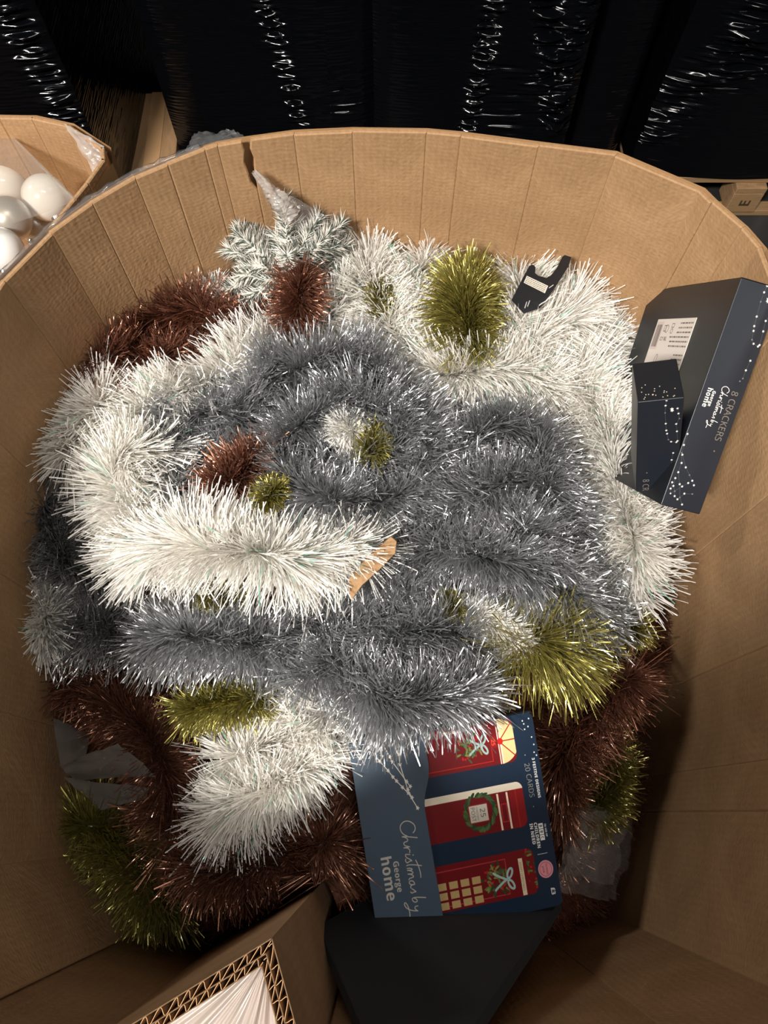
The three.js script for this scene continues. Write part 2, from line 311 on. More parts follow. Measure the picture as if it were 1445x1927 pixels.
// lumpy mixed tinsel under the garlands that can be told apart
{
  const n = 90, pos = [], idx = [], id = new Map();
  for (let i = 0; i <= n; i++) for (let j = 0; j <= n; j++) {
    const x = -0.56 + 1.1 * i / n, z = -0.92 + 1.16 * j / n;
    if (!insideRing(x, z)) continue;
    const q = [x, 0, z]; keepInside(q, 0.012); id.set(i * 1000 + j, pos.length / 3);
    pos.push(q[0], heapY(x, z) - 0.075 + 0.02 * noise(x * 16, z * 16) + 0.006 * noise(x * 60, z * 60), q[2]);
  }
  for (let i = 0; i < n; i++) for (let j = 0; j < n; j++) { const a = id.get(i * 1000 + j), b = id.get((i + 1) * 1000 + j), c = id.get(i * 1000 + j + 1), d = id.get((i + 1) * 1000 + j + 1); if ([a, b, c, d].every((k) => k !== undefined)) idx.push(a, c, b, b, c, d); }
  const g = new THREE.BufferGeometry(); g.setAttribute('position', new THREE.Float32BufferAttribute(pos, 3)); g.setIndex(idx); g.computeVertexNormals();
  // short strands standing all over it
  const r = rng(9), P = g.attributes.position, Nn = g.attributes.normal, fp = [], fi = [], tri = idx.length / 3, p = V(), n0 = V(), d = V(), sd = V();
  for (let k = 0; k < 70000; k++) {
    const q = Math.floor(r() * tri) * 3, a = idx[q], b = idx[q + 1], c = idx[q + 2]; let w1 = r(), w2 = r(); if (w1 + w2 > 1) { w1 = 1 - w1; w2 = 1 - w2; }
    p.fromBufferAttribute(P, a).multiplyScalar(1 - w1 - w2); for (const [v, w] of [[b, w1], [c, w2]]) p.addScaledVector(n0.fromBufferAttribute(P, v), w);
    d.fromBufferAttribute(Nn, a); d.x += 1.6 * (r() - 0.5); d.y += 0.3; d.z += 1.6 * (r() - 0.5); d.normalize().multiplyScalar(0.02 + 0.03 * r());
    sd.set(r() - 0.5, r() - 0.5, r() - 0.5).cross(d).normalize().multiplyScalar(0.0006);
    const o = fp.length / 3, e = [p.x + d.x, p.y + d.y, p.z + d.z]; keepInside(e, 0.006);
    fp.push(p.x - sd.x, p.y - sd.y, p.z - sd.z, p.x + sd.x, p.y + sd.y, p.z + sd.z, e[0] - sd.x, e[1] - sd.y, e[2] - sd.z, e[0] + sd.x, e[1] + sd.y, e[2] + sd.z); fi.push(o, o + 1, o + 2, o + 1, o + 3, o + 2);
  }
  const fg = new THREE.BufferGeometry(); fg.setAttribute('position', new THREE.Float32BufferAttribute(fp, 3)); fg.setIndex(fi); fg.computeVertexNormals();
  for (const q of [g, fg]) q.deleteAttribute('uv');
  const m = part(numbered('packed_tinsel'), mergeGeometries([g, fg]), tinselMaterial.copper, scene);
  tag(m, 'packed copper tinsel deep in the gaps under the loose garlands', 'tinsel', null, 'stuff');
}
// white
garland('white', [[705, 500], [650, 565], [560, 625], [450, 680], [340, 735], [250, 790]], 82, 'long white tinsel running diagonally from the fir branch down past the copper clump');
garland('white', [[690, 480], [700, 540], [730, 600], [745, 650]], 78, 'white tinsel tuft right of the small copper ball, with a gold glint on its right');
garland('white', [[800, 480], [770, 540], [765, 610], [790, 660]], 72, 'white tinsel hanging just left of the gold tuft');
garland('white', [[730, 490, -0.03], [800, 470, -0.03], [880, 458, -0.03], [960, 475, -0.02]], 48, 'white tinsel running along the back wall above the gold tuft');
garland('white', [[985, 480], [975, 545], [960, 620]], 76, 'white tinsel right of the gold tuft, reaching behind the navy hook tag');
garland('white', [[1100, 545], [1060, 600], [1010, 630], [990, 690]], 92, 'white tinsel fanning out just below the navy hook tag');
garland('white', [[1165, 575], [1140, 640], [1090, 700], [1060, 740]], 86, 'white tinsel at the back right next to the cracker box with the white sticker');
garland('white', [[790, 700, 0.01], [860, 690, 0.01], [950, 695, 0.01], [1040, 720, 0.01]], 84, 'white tinsel crossing in front of the gold tuft, above the silver loop');
garland('white', [[1080, 700, 0.02], [1140, 780, 0.06], [1165, 870, 0.07], [1180, 960, 0.04], [1190, 1050, 0.01], [1180, 1120, 0]], 86, 'white tinsel running down the right edge of the heap, bristles pointing at the cardboard wall');
garland('white', [[195, 745], [140, 800], [120, 850]], 92, 'dull white tinsel against the left wall below the copper clump');
garland('white', [[310, 840, 0.02], [225, 880, 0.04], [215, 930, 0.04], [290, 980, 0.01]], 92, 'white tinsel ball left of the silver ring, bristles pointing left');
garland('white', [[250, 1045, 0.02], [340, 1035, 0.03], [450, 1040, 0.03], [550, 1045, 0.03], [620, 1040, 0.02], [670, 1025, 0.0]], 98, 'thick white tinsel lying across the middle left, topmost in front of the small copper ball', { dense: 1.1 });
garland('white', [[630, 1335], [560, 1390], [480, 1420], [430, 1440]], 92, 'white tinsel below the front silver strands, upper of the two left of the card pack');
garland('white', [[610, 1430], [530, 1470], [460, 1500], [420, 1530]], 95, 'white tinsel touching the left edge of the card pack, lower of the two');
garland('white', [[80, 1130], [95, 1170], [80, 1200]], 72, 'small shaded white tinsel tuft low against the left wall');
garland('white', [[885, 1150, -0.01], [930, 1185, -0.01], [975, 1220, -0.01]], 48, 'small white tinsel showing between the silver strands above the yellow-gold fan');
garland('white', [[640, 800, 0.035], [665, 815, 0.035]], 42, 'few white bristles inside the silver ring next to the gold glint');
garland('white', [[360, 545, -0.02], [420, 560, -0.02], [500, 560, -0.02]], 48, 'white tinsel half hidden behind the copper clump under the fir branch');
// silver
garland('grey', [[440, 790, 0.02], [470, 730, 0.025], [540, 690, 0.03], [620, 680, 0.03], [700, 700, 0.03], [765, 760, 0.03], [785, 840, 0.03], [770, 920, 0.02]], 78, 'silver tinsel forming the outer arc of the ring in the middle of the heap');
garland('grey', [[660, 880, 0.02], [730, 860, 0.025], [730, 800, 0.03], [660, 765, 0.03], [580, 790, 0.03], [545, 860, 0.02], [590, 930, 0.02], [690, 955, 0.02], [790, 920, 0.02]], 76, 'silver tinsel coiled up as the inner turn of the central ring');
garland('grey', [[440, 790, 0.01], [370, 790, 0.01], [315, 840, 0.01], [320, 900, 0.01], [370, 950, 0.0]], 72, 'silver tinsel loop left of the small copper ball');
garland('grey', [[850, 920, 0.02], [860, 850, 0.02], [920, 805, 0.02], [975, 805, 0.02], [1020, 850, 0.02], [1040, 930, 0.02], [1085, 1010, 0.01]], 78, 'silver tinsel bent into the tall loop at the right of the heap');
garland('grey', [[800, 1000, 0.01], [880, 940, 0.02], [970, 900, 0.01], [1040, 940, 0.01], [1080, 1000, 0.01]], 78, 'silver tinsel filling the inside of the tall right loop');
garland('grey', [[1070, 980, 0.01], [1105, 1050, 0.01], [1130, 1120, 0.01], [1135, 1190, 0]], 78, 'silver tinsel along the white edge strand at the far right of the silver patch');
garland('grey', [[700, 1110, 0.01], [790, 1040, 0.02], [880, 1040, 0.02], [970, 1060, 0.02], [1050, 1100, 0.02], [1090, 1170, 0.01]], 82, 'silver tinsel sweeping from the bare cardboard scrap to the yellow-gold fan');
garland('grey', [[900, 1000, 0.01], [980, 1010, 0.02], [1060, 1050, 0.02], [1120, 1120, 0.01]], 80, 'silver tinsel across the middle of the right silver patch, below its loop');
garland('grey', [[280, 1200], [390, 1195], [510, 1205], [630, 1200], [720, 1150], [770, 1090]], 84, 'silver tinsel running below the thick white strand towards the cardboard scrap');
garland('grey', [[560, 1260, 0.01], [660, 1240, 0.01], [770, 1200, 0.01], [860, 1200, 0.01], [890, 1250, 0.01]], 84, 'silver tinsel in the front centre between the upper and lowest silver strands');
garland('grey', [[620, 1270, 0.02], [700, 1310, 0.03], [780, 1325, 0.03], [850, 1325, 0.03], [880, 1290, 0.03]], 80, 'lowest silver tinsel hanging over the top of the card pack');
garland('grey', [[70, 920, -0.01], [100, 990, -0.01], [130, 1060, -0.01], [180, 1100, -0.01]], 80, 'dull silver tinsel in the shade of the left wall');
garland('grey', [[120, 1180, -0.01], [190, 1170, -0.01], [250, 1200, -0.01]], 80, 'dull silver tinsel right of the shaded white tuft');
garland('grey', [[1215, 660], [1180, 700], [1175, 760]], 40, 'small dark silver tinsel squeezed against the smaller cracker box');
// silver strands lying lower, in the gaps
garland('grey', [[690, 960, -0.02], [740, 1010, -0.02], [820, 1000, -0.02], [880, 960, -0.02]], 76, 'silver tinsel lying low between the central ring and the right loop');
garland('grey', [[480, 1230, -0.02], [560, 1210, -0.02], [680, 1270, -0.02], [800, 1260, -0.02]], 76, 'silver tinsel lying low behind the lowest front strand');
garland('grey', [[880, 980, -0.02], [950, 1090, -0.02], [1020, 1150, -0.02], [1110, 1200, -0.02]], 80, 'silver tinsel lying low above the yellow-gold fan, under the right silver strands');
garland('grey', [[480, 800, -0.02], [480, 900, -0.02], [560, 980, -0.02], [640, 960, -0.02]], 70, 'silver tinsel lying low behind the thick white strand');
// copper
garland('copper', [[170, 690], [230, 660], [280, 610], [340, 585], [400, 600]], 78, 'large copper tinsel clump against the back left wall');
garland('copper', [[150, 680, -0.02], [200, 700, -0.01], [260, 700, -0.01], [320, 670, 0]], 62, 'copper tinsel at the left wall below the large copper clump');
garland('copper', [[400, 610], [450, 600], [500, 600]], 52, 'copper tinsel strand between the large copper clump and the copper ball');
garland('copper', [[565, 525, 0.07], [560, 565, 0.06], [548, 605, 0.03]], 54, 'copper tinsel ball in front of the snowy fir branch');
garland('copper', [[410, 915, 0.03], [450, 895, 0.035], [478, 860, 0.03]], 56, 'small copper tinsel ball between the silver ring and the thick white strand');
garland('copper', [[120, 1280], [200, 1300], [260, 1350], [320, 1420], [335, 1500], [325, 1580]], 84, 'dark copper tinsel curving down the left past the clear plastic box');
garland('copper', [[350, 1620], [430, 1625], [530, 1600], [620, 1590]], 84, 'dark copper tinsel at the very front below the white tinsel');
garland('copper', [[1180, 1270], [1130, 1310], [1075, 1350], [1050, 1420], [1060, 1500]], 78, 'dark copper tinsel right of the card pack below the yellow-gold fan');
garland('copper', [[1050, 1500, -0.02], [1065, 1560, -0.03], [1060, 1610, -0.04]], 50, 'dark copper tinsel deep beside the lower right corner of the card pack');
garland('copper', [[955, 625, -0.01], [975, 650, -0.01]], 34, 'speck of copper tinsel showing at the right foot of the gold tuft');
garland('copper', [[808, 620, -0.01], [808, 650, -0.01]], 24, 'speck of copper tinsel showing at the left foot of the gold tuft');
// gold
garland('gold', [[880, 535, 0.03], [885, 585, 0.045], [882, 640, 0.04]], 68, 'upright gold tinsel tuft standing out of the white tinsel at the back', { dense: 2 });
garland('gold', [[714, 535, 0.03], [712, 585, 0.03]], 27, 'narrow gold glint inside the white tuft at the back');
garland('gold', [[700, 820, 0.045], [695, 850, 0.045]], 36, 'small gold tinsel glint inside the silver ring');
garland('gold', [[500, 940, 0.05], [518, 925, 0.05]], 34, 'small gold tinsel tip beside the small copper ball');
garland('gold', [[360, 1325, 0.005], [430, 1315, 0.01], [490, 1310, 0.01]], 52, 'gold tinsel strand under the silver at the front left, above the white tinsel');
garland('gold', [[140, 1540], [200, 1560], [250, 1600], [290, 1660], [330, 1690]], 90, 'shaded gold tinsel below the clear plastic box at the front left');
garland('gold', [[965, 1210, 0.0], [1025, 1212, 0.005], [1085, 1225, 0.0]], 108, 'bright yellow-gold tinsel fan above the card pack');
garland('gold', [[1130, 1400], [1145, 1460], [1120, 1530]], 52, 'gold tinsel low at the right, below the dark copper');
garland('gold', [[850, 1130, 0.02], [855, 1145, 0.02]], 26, 'gold speck between the silver strands in the centre right');
garland('gold', [[1175, 1150, -0.01], [1190, 1190, -0.01]], 42, 'gold tinsel peeping out under the silver at the right edge');
garland('gold', [[390, 1125, 0], [440, 1130, 0]], 28, 'gold sliver showing under the thick white strand');

// ------------------------------------------------------------------ printed packaging
const SCRIPT = 'M14 -14 C8 -24 -4 -10 2 -2 C6 4 14 0 16 -6 M20 -18 C18 -10 16 -4 16 0 C18 -7 22 -8 22 -3 C22 0 24 0 26 -2 L28 -7 L28 0 C28 -5 31 -8 34 -6 M36 -6 L35 -1 C36 0 37 0 39 -2 C41 -5 42 -7 43 -7 C42 -3 46 -2 43 0 C42 1 40 0 40 0 M50 -18 C47 -8 46 -2 47 0 M43 -12 C48 -14 56 -16 62 -15 M50 0 C50 -4 51 -6 52 -6 C53 -5 52 -1 52 0 C53 -5 55 -7 56 -6 C57 -5 56 -1 56 0 C57 -5 59 -7 60 -6 C61 -4 60 -1 62 0 M68 -6 C63 -7 62 1 66 0 C68 -1 68 -5 68 -6 C68 -3 68 0 71 -1 M72 -2 C75 -6 76 -7 76 -6 C75 -3 78 -1 75 0 M84 -17 C82 -8 81 -3 82 -1 C84 1 88 -3 86 -6 C85 -7 83 -5 82 -3 M91 -6 C90 -2 93 0 96 -5 C95 2 92 10 86 10 C82 9 90 3 102 6 M37 -10 L37.5 -9.5';
function script(c, x, y, k, color, w = 1.6) { c.save(); c.translate(x, y); c.scale(k, k); c.lineWidth = w; c.lineCap = 'round'; c.lineJoin = 'round'; c.strokeStyle = color; c.stroke(new Path2D(SCRIPT)); c.restore(); }
function text(c, s, x, y, size, color, font = 'sans-serif', bold = true, align = 'center') { c.font = `${bold ? 'bold ' : ''}${size}px ${font}`; c.fillStyle = color; c.textAlign = align; c.textBaseline = 'middle'; c.fillText(s, x, y); }
function star(c, x, y, r, color) { c.fillStyle = color; c.beginPath(); for (let k = 0; k < 10; k++) { const a = k * Math.PI / 5 - Math.PI / 2 + x, q = k % 2 ? r * 0.48 : r; c.lineTo(x + q * Math.cos(a), y + q * Math.sin(a)); } c.fill(); }
function starString(c, pts, color = '#efe9dd', dim = '#7d766c', r = 9, wire = '#5a5f66') {
  c.strokeStyle = wire; c.lineWidth = 1.6; c.beginPath(); pts.forEach(([x, y], i) => i ? c.lineTo(x, y) : c.moveTo(x, y)); c.stroke();
  pts.forEach(([x, y], i) => star(c, x, y, i % 4 === 2 ? r * 0.8 : r, i % 4 === 2 ? dim : color));
}
const gloss = (map, o = {}) => new THREE.MeshPhysicalMaterial({ map, roughness: 0.42, clearcoat: 0.25, clearcoatRoughness: 0.35, ...o });
const NAVY = '#1b2029';
M.navy = new THREE.MeshPhysicalMaterial({ color: 0x171a20, roughness: 0.4, clearcoat: 0.25, clearcoatRoughness: 0.35 });
// a flat panel whose texture stretches over it once: origin, x axis, y axis (metres), thickness behind it
function slab(w, h, t, r = 0.001) { const g = new RoundedBoxGeometry(w, h, t, 2, r); return g; }
function face(w, h) { return new THREE.PlaneGeometry(w, h); }
function frameAt(g, x, y, z) { g.quaternion.setFromRotationMatrix(new THREE.Matrix4().makeBasis(x, y, z)); }
const camRight = V(1, 0, 0);

// spine of a cracker box, lettering running along its length
function spineTexture(second) {
  return canvasTexture(second ? 760 : 1400, 256, (c, w, h) => {
    c.fillStyle = NAVY; c.fillRect(0, 0, w, h);
    const r = rng(second ? 8 : 3);
    // left end: strings of stars; the far end too
    starString(c, [[2, 96], [40, 100], [95, 100], [180, 92], [235, 86], [262, 80], [312, 70], [332, 52], [340, 20]]);
    starString(c, [[70, 30], [110, 22], [150, 14], [190, 30], [250, 22], [330, 14]]);
    starString(c, [[70, 62], [82, 60]], '#efe9dd', '#efe9dd', 13);
    starString(c, [[430, 34], [490, 40], [540, 40]]);
    starString(c, [[940, 252], [1010, 250], [1060, 246], [1120, 225], [1180, 225], [1250, 190], [1330, 160], [1370, 130]]);
    starString(c, [[1070, 238], [1140, 190], [1180, 150], [1210, 120], [1235, 100]]);
    starString(c, [[1220, 230], [1270, 225], [1300, 205], [1330, 195], [1345, 170], [1300, 140], [1290, 90]]);
    starString(c, [[1250, 240], [1290, 236], [1320, 226], [1260, 170], [1230, 140]], '#efe9dd', '#efe9dd');
    if (second) { text(c, '8 CRACKERS', 800, 196, 56, '#7c7267', 'sans-serif', false); star(c, 590, 192, 7, '#7c7267'); return; }
    text(c, '8 CRACKERS', 780, 56, 58, '#7c7267', 'sans-serif', false); star(c, 560, 52, 7, '#7c7267'); star(c, 1000, 52, 7, '#7c7267');
    script(c, 610, 140, 2.6, '#f1ece4', 1.4);
    text(c, 'George', 700, 182, 28, '#f1ece4'); text(c, 'home', 700, 210, 44, '#f1ece4');
  });
}
const stickerTexture = canvasTexture(512, 640, (c, w, h) => {
  c.fillStyle = '#d9d0c8'; c.fillRect(0, 0, w, h);
  const r = rng(21);
  const lines = (x0, y0, n, len, gap) => { for (let k = 0; k < n; k++) { let x = x0 - len * (0.55 + 0.45 * r()); c.fillStyle = '#6e6660'; while (x < x0) { const q = 8 + 26 * r(); c.fillRect(x, y0 + k * gap, Math.min(q, x0 - x), 9); x += q + 6; } } };
  lines(495, 24, 6, 250, 27); lines(495, 210, 5, 210, 26); lines(495, 350, 9, 400, 29);
  c.fillStyle = '#cbbdb6'; c.fillRect(10, 16, 96, 170); c.fillStyle = '#3a3130';
  for (let x = 24; x < 90;) { const q = 2 + 5 * r(); c.fillRect(x, 34, q, 136); x += q + 2 + 4 * r(); }
  c.strokeStyle = '#4a4340'; c.lineWidth = 4;
  c.beginPath(); c.arc(170, 60, 22, 0, 7); c.stroke(); c.strokeRect(130, 40, 30, 34); c.beginPath(); c.ellipse(150, 250, 16, 34, 0.2, 0, 7); c.stroke();
  text(c, 'C1 NL', 165, 120, 34, '#3a3432'); c.strokeRect(230, 30, 30, 22); c.beginPath(); c.arc(245, 74, 14, 0, 7); c.stroke();
});
function crackerBox(pos, e, s, w, len, wide, deep, label, second) {
  // e runs along the length, s across the spine, w along the broad side; origin = the corner of spine and broad side nearest the top
  const g = thing('cracker_box', pos, label, 'box');
  const y = e.clone().negate(), z = w.clone().negate(); frameAt(g, s, y, z);               // local x across the spine, y up the length, -z into the box
  part('carton', new RoundedBoxGeometry(wide, len, deep, 2, 0.0015).translate(wide / 2, -len / 2, -deep / 2), M.navy, g);
  const sp = new THREE.PlaneGeometry(len - 0.002, wide - 0.002).rotateZ(-Math.PI / 2).translate(wide / 2, -len / 2, 0.0005);
  part('spine_print', sp, gloss(spineTexture(second)), g);
  const endMap = canvasTexture(256, 256, (c) => { c.fillStyle = '#1d1e22'; c.fillRect(0, 0, 256, 256); const r = rng(31); for (let k = 0; k < 22; k++) star(c, 20 + 220 * r(), 256 - 130 * r() * r() - 8, 5, '#d9c9ae'); });
  part('end_print', new THREE.PlaneGeometry(wide - 0.002, deep - 0.002).rotateX(-Math.PI / 2).translate(wide / 2, 0.0005, -deep / 2), gloss(endMap), g);
  return g;
}
// tall cracker box leaning in the right corner
{
  const T = at(1395, 522, 0.69), B = at(1243, 950, 0.86), e = B.clone().sub(T), len = e.length(); e.normalize();
  const v = T.clone().lerp(B, 0.3).sub(camera.position).normalize(), a = v.clone().addScaledVector(e, -v.dot(e)).normalize();
  let r = new THREE.Vector3().crossVectors(a, e).normalize(); if (r.x < 0) r.negate();
  const th = 0.46, s = r.clone().multiplyScalar(Math.cos(th)).addScaledVector(a, Math.sin(th)), w = r.clone().multiplyScalar(-Math.sin(th)).addScaledVector(a, Math.cos(th));
  if (new THREE.Vector3().crossVectors(s, e.clone().negate()).dot(w) > 0) { /* right-handed check below */ }
  const g = crackerBox(T, e, s, w, len, 0.056, 0.275, 'tall navy cracker box leaning on the right wall, white sticker on its broad side', false);
  // sticker on the broad side (local x = 0 face, facing -x)
  const k = part('sticker', slab(0.125, 0.155, 0.0008, 0.0003), [1, 1, 1, 1, 0, 1].map((q) => q ? new THREE.MeshStandardMaterial({ color: 0xd9d0c8, roughness: 0.6 }) : gloss(stickerTexture)), g);
  k.rotation.y = -Math.PI / 2; k.position.set(-0.0006, -0.125, -0.142);
}
// smaller cracker box in front of it
{
  const D = at(1200, 757, 0.74), e = at(1196, 925, 0.9).sub(D), len = e.length(); e.normalize();
  const k = ray(1288, 748), C = k.clone().multiplyScalar(D.clone().sub(camera.position).dot(e) / k.dot(e)).add(camera.position);   // square to the length
  const s = C.clone().sub(D), wide = s.length(); s.normalize();
  let w = new THREE.Vector3().crossVectors(s, e).normalize(); if (w.z > 0) w.negate();
  crackerBox(D, e, s, w, Math.min(len, 0.34), wide, 0.07, 'smaller navy cracker box with star strings, between white tinsel and the tall cracker box', true);
}
// card pack
{
  const pn = V(0.1, 1, 0.35).normalize(), p0 = at(850, 1530, 1.1), Q = [[993, 1324], [1064, 1688], [712, 1795], [665, 1412]].map(([x, y]) => onPlane(x, y, p0, pn));
  const u = Q[1].clone().sub(Q[0]).add(Q[2]).sub(Q[3]), W = u.length() / 2; u.normalize();
  const vv = new THREE.Vector3().crossVectors(pn, u).normalize(), H = Q[0].clone().add(Q[1]).sub(Q[2]).sub(Q[3]).dot(vv) / 2;
  const org = Q[0].clone().add(Q[1]).add(Q[2]).add(Q[3]).multiplyScalar(0.25).addScaledVector(u, -W / 2).addScaledVector(vv, H / 2);
  const g = thing('card_pack', org, 'navy pack of Christmas cards with three red front doors showing, in front of the heap', 'box');
  // local x = reading direction (down the picture), y = up when read (right in the picture), z = out of the face
  frameAt(g, u, vv, new THREE.Vector3().crossVectors(u, vv));
  const S = 1024 / 357, SV = 1388 / 387;
  const front = canvasTexture(1024, 1388, (c, w, h) => {
    c.scale(S, SV); c.fillStyle = '#15273b'; c.fillRect(0, 0, 360, 390); c.translate(-14, 2);
    for (const [x, y] of [[42, 12], [36, 20], [46, 20], [28, 8], [30, 22], [62, 8], [76, 6], [90, 8], [96, 4]]) star(c, x, y, 2.2, '#e8e4d8');
    text(c, '3 FESTIVE DESIGNS', 136, 12, 8.2, '#e9e6e0'); text(c, '20 CARDS', 138, 28, 14.5, '#8d8880', 'sans-serif', false); star(c, 92, 28, 2, '#8d8880'); star(c, 186, 28, 2, '#8d8880');
    text(c, 'IN AID OF', 232, 10, 5, '#e9e6e0'); for (let k = 0; k < 3; k++) { c.fillStyle = '#f0ece6'; c.fillRect(218 + k * 10.5, 15, 9.5, 9.5); text(c, 'BBC'[k], 222.7 + k * 10.5, 20, 8, '#20303f'); }
    text(c, 'CHILDREN', 238, 30, 9.5, '#f0ece6'); text(c, 'IN NEED', 234, 39, 9.5, '#f0ece6');
    c.strokeStyle = '#cfcac2'; c.lineWidth = 1; c.beginPath(); c.moveTo(272, 15); c.lineTo(272, 36); c.stroke();
    c.fillStyle = '#d58e98'; c.beginPath(); c.arc(300, 24, 16, 0, 7); c.fill(); c.strokeStyle = '#9d4a58'; c.lineWidth = 1; c.beginPath(); c.arc(300, 24, 12.5, 0, 7); c.stroke(); text(c, 'tickled', 300, 21, 6, '#9d3a4c'); text(c, 'pink', 300, 28, 6, '#9d3a4c');
    text(c, '£3', 341, 16, 12, '#e9e6e0');
    const leaf = (x, y, a, q, col) => { c.save(); c.translate(x, y); c.rotate(a); c.fillStyle = col; c.beginPath(); c.ellipse(q / 2, 0, q / 2, q / 6, 0, 0, 7); c.fill(); c.restore(); };
    const r = rng(5);
    const bow = (x, y, k) => { c.strokeStyle = '#9dbcb6'; c.lineWidth = 4.2 * k; c.lineCap = 'round'; for (const q of [-1, 1]) { c.beginPath(); c.ellipse(x + q * 10 * k, y - 8 * k, 9 * k, 4.5 * k, q * -0.5, 0, 7); c.stroke(); c.beginPath(); c.moveTo(x, y); c.quadraticCurveTo(x + q * 6 * k, y + 14 * k, x + q * 15 * k, y + 26 * k); c.stroke(); } };
    const greens = (x, y, R, n) => { for (let k = 0; k < n; k++) { const a = r() * 6.28, q = R * Math.sqrt(r()); leaf(x + q * Math.cos(a), y + q * Math.sin(a), r() * 6.28, 12, ['#3f5a33', '#5d7038', '#2b4428', '#7c8344'][k & 3]); } for (let k = 0; k < n / 3; k++) { c.fillStyle = '#b3231f'; c.beginPath(); c.arc(x + (r() - 0.5) * 2 * R, y + (r() - 0.5) * 2 * R, 2, 0, 7); c.fill(); } };
    const door = (cx, draw) => { c.save(); c.beginPath(); c.roundRect(cx - 41, 45, 82, 240, 14); c.clip(); c.fillStyle = '#6d0f16'; c.fillRect(cx - 41, 45, 82, 240); draw(cx); c.restore(); };
    door(59, (x) => {
      c.fillStyle = '#e2c98f'; c.beginPath(); c.arc(x, 78, 41, Math.PI, 0); c.fill(); c.fillStyle = '#efe3c8'; c.fillRect(x - 41, 74, 82, 7);
      c.strokeStyle = '#a3231d'; c.lineWidth = 2; for (let k = 0; k < 5; k++) { const a = Math.PI + k * Math.PI / 4; c.beginPath(); c.moveTo(x, 78); c.lineTo(x + 41 * Math.cos(a), 78 + 41 * Math.sin(a)); c.stroke(); }
      c.fillStyle = '#c01d18'; c.beginPath(); c.arc(x, 76, 6, 0, 7); c.fill(); c.strokeStyle = '#b8291f'; c.lineWidth = 1.5; c.strokeRect(x - 33, 96, 66, 180); c.fillStyle = '#8c1216'; c.fillRect(x - 10, 84, 20, 13); text(c, '25', x, 91, 11, '#ef5236');
      greens(x, 142, 22, 40); bow(x, 118, 0.95); c.fillStyle = '#e9dfcb'; c.fillRect(x - 34, 140, 5, 60);
    });
    door(177, (x) => {
      c.fillStyle = '#e0d4be'; c.fillRect(x - 41, 45, 13, 240); c.fillStyle = '#82131a'; c.fillRect(x - 28, 45, 70, 30);
      c.fillStyle = '#f0d9c0'; for (const y of [78, 98]) c.fillRect(x - 26, y, 66, 4); c.fillStyle = '#a11d20'; c.fillRect(x - 28, 60, 70, 3); c.strokeStyle = '#b3262a'; c.lineWidth = 2; c.strokeRect(x - 6, 84, 32, 11);
      for (let k = 0; k < 90; k++) { const a = r() * 6.28, q = 28 + 5 * (r() - 0.5); leaf(x + q * Math.cos(a), 140 + q * Math.sin(a), a + 1.2, 13, ['#3b5a34', '#4f6b3a', '#28422a'][k % 3]); }
      c.fillStyle = '#cfc6b8'; c.fillRect(x - 14, 124, 32, 40); c.strokeStyle = '#8a2a22'; c.strokeRect(x - 14, 124, 32, 40); text(c, '25', x + 2, 135, 15, '#4a4440', 'sans-serif', false); text(c, 'CHRISTMAS', x + 2, 147, 4.6, '#6a6058', 'sans-serif', false); text(c, 'POST', x + 2, 156, 11, '#6a6058', 'sans-serif', false);
    });
    door(298, (x) => {
      greens(x, 54, 40, 60); c.fillStyle = '#6d0f16'; c.fillRect(x - 41, 62, 82, 40); c.fillStyle = '#d8c9a8'; c.fillRect(x - 26, 70, 66, 9); text(c, 'MERRY CHRISTMAS', x + 6, 74.7, 6, '#8a6a48', 'sans-serif', false);
      c.strokeStyle = '#a8323a'; c.lineWidth = 2; c.strokeRect(x - 30, 106, 62, 170);
      for (let a = 0; a < 3; a++) for (let b = 0; b < 5; b++) { c.fillStyle = '#b99c68'; c.fillRect(x - 10 + a * 17, 162 + b * 24, 13, 18); }
      greens(x + 2, 128, 24, 50); bow(x + 6, 108, 1);
    });
  });
  const pack = 0.045;
  part('carton', new RoundedBoxGeometry(W, H, pack, 2, 0.004).translate(W / 2, -H / 2, -pack / 2 - 0.0006), M.navy, g);
  const sh = new THREE.Shape(), cr = 0.012; sh.moveTo(0.002, -H + 0.002); sh.lineTo(W - 0.002, -H + 0.002); sh.lineTo(W - 0.002, -cr); sh.quadraticCurveTo(W - 0.002, -0.001, W - cr, -0.001); sh.lineTo(cr, -0.001); sh.quadraticCurveTo(0.002, -0.001, 0.002, -cr);
  const fg = new THREE.ExtrudeGeometry(sh, { depth: 0.001, bevelEnabled: false }), uv = fg.attributes.uv, p = fg.attributes.position;
  for (let k = 0; k < uv.count; k++) uv.setXY(k, p.getX(k) / W, 1 + p.getY(k) / H);
  part('front_print', fg, gloss(front, { roughness: 0.3 }), g).position.z = 0;
  // belly band with a curved cut, standing a little proud
  const bandTop = -256 / 387 * H, bs = new THREE.Shape(); bs.moveTo(-0.001, -H - 0.001); bs.lineTo(W + 0.001, -H - 0.001); bs.lineTo(W + 0.001, bandTop + 0.002); bs.lineTo(0.38 * W, bandTop); bs.bezierCurveTo(0.3 * W, bandTop, 0.26 * W, bandTop + 0.014, 0.17 * W, bandTop + 0.015); bs.lineTo(-0.001, bandTop + 0.015);
  const bg = new THREE.ExtrudeGeometry(bs, { depth: 0.004, bevelEnabled: true, bevelSize: 0.0006, bevelThickness: 0.0006, bevelSegments: 1 }), b2 = bg.attributes.uv, bp = bg.attributes.position, bh = 143 / 387 * H;
  for (let k = 0; k < b2.count; k++) b2.setXY(k, bp.getX(k) / W, (bp.getY(k) + H) / bh);
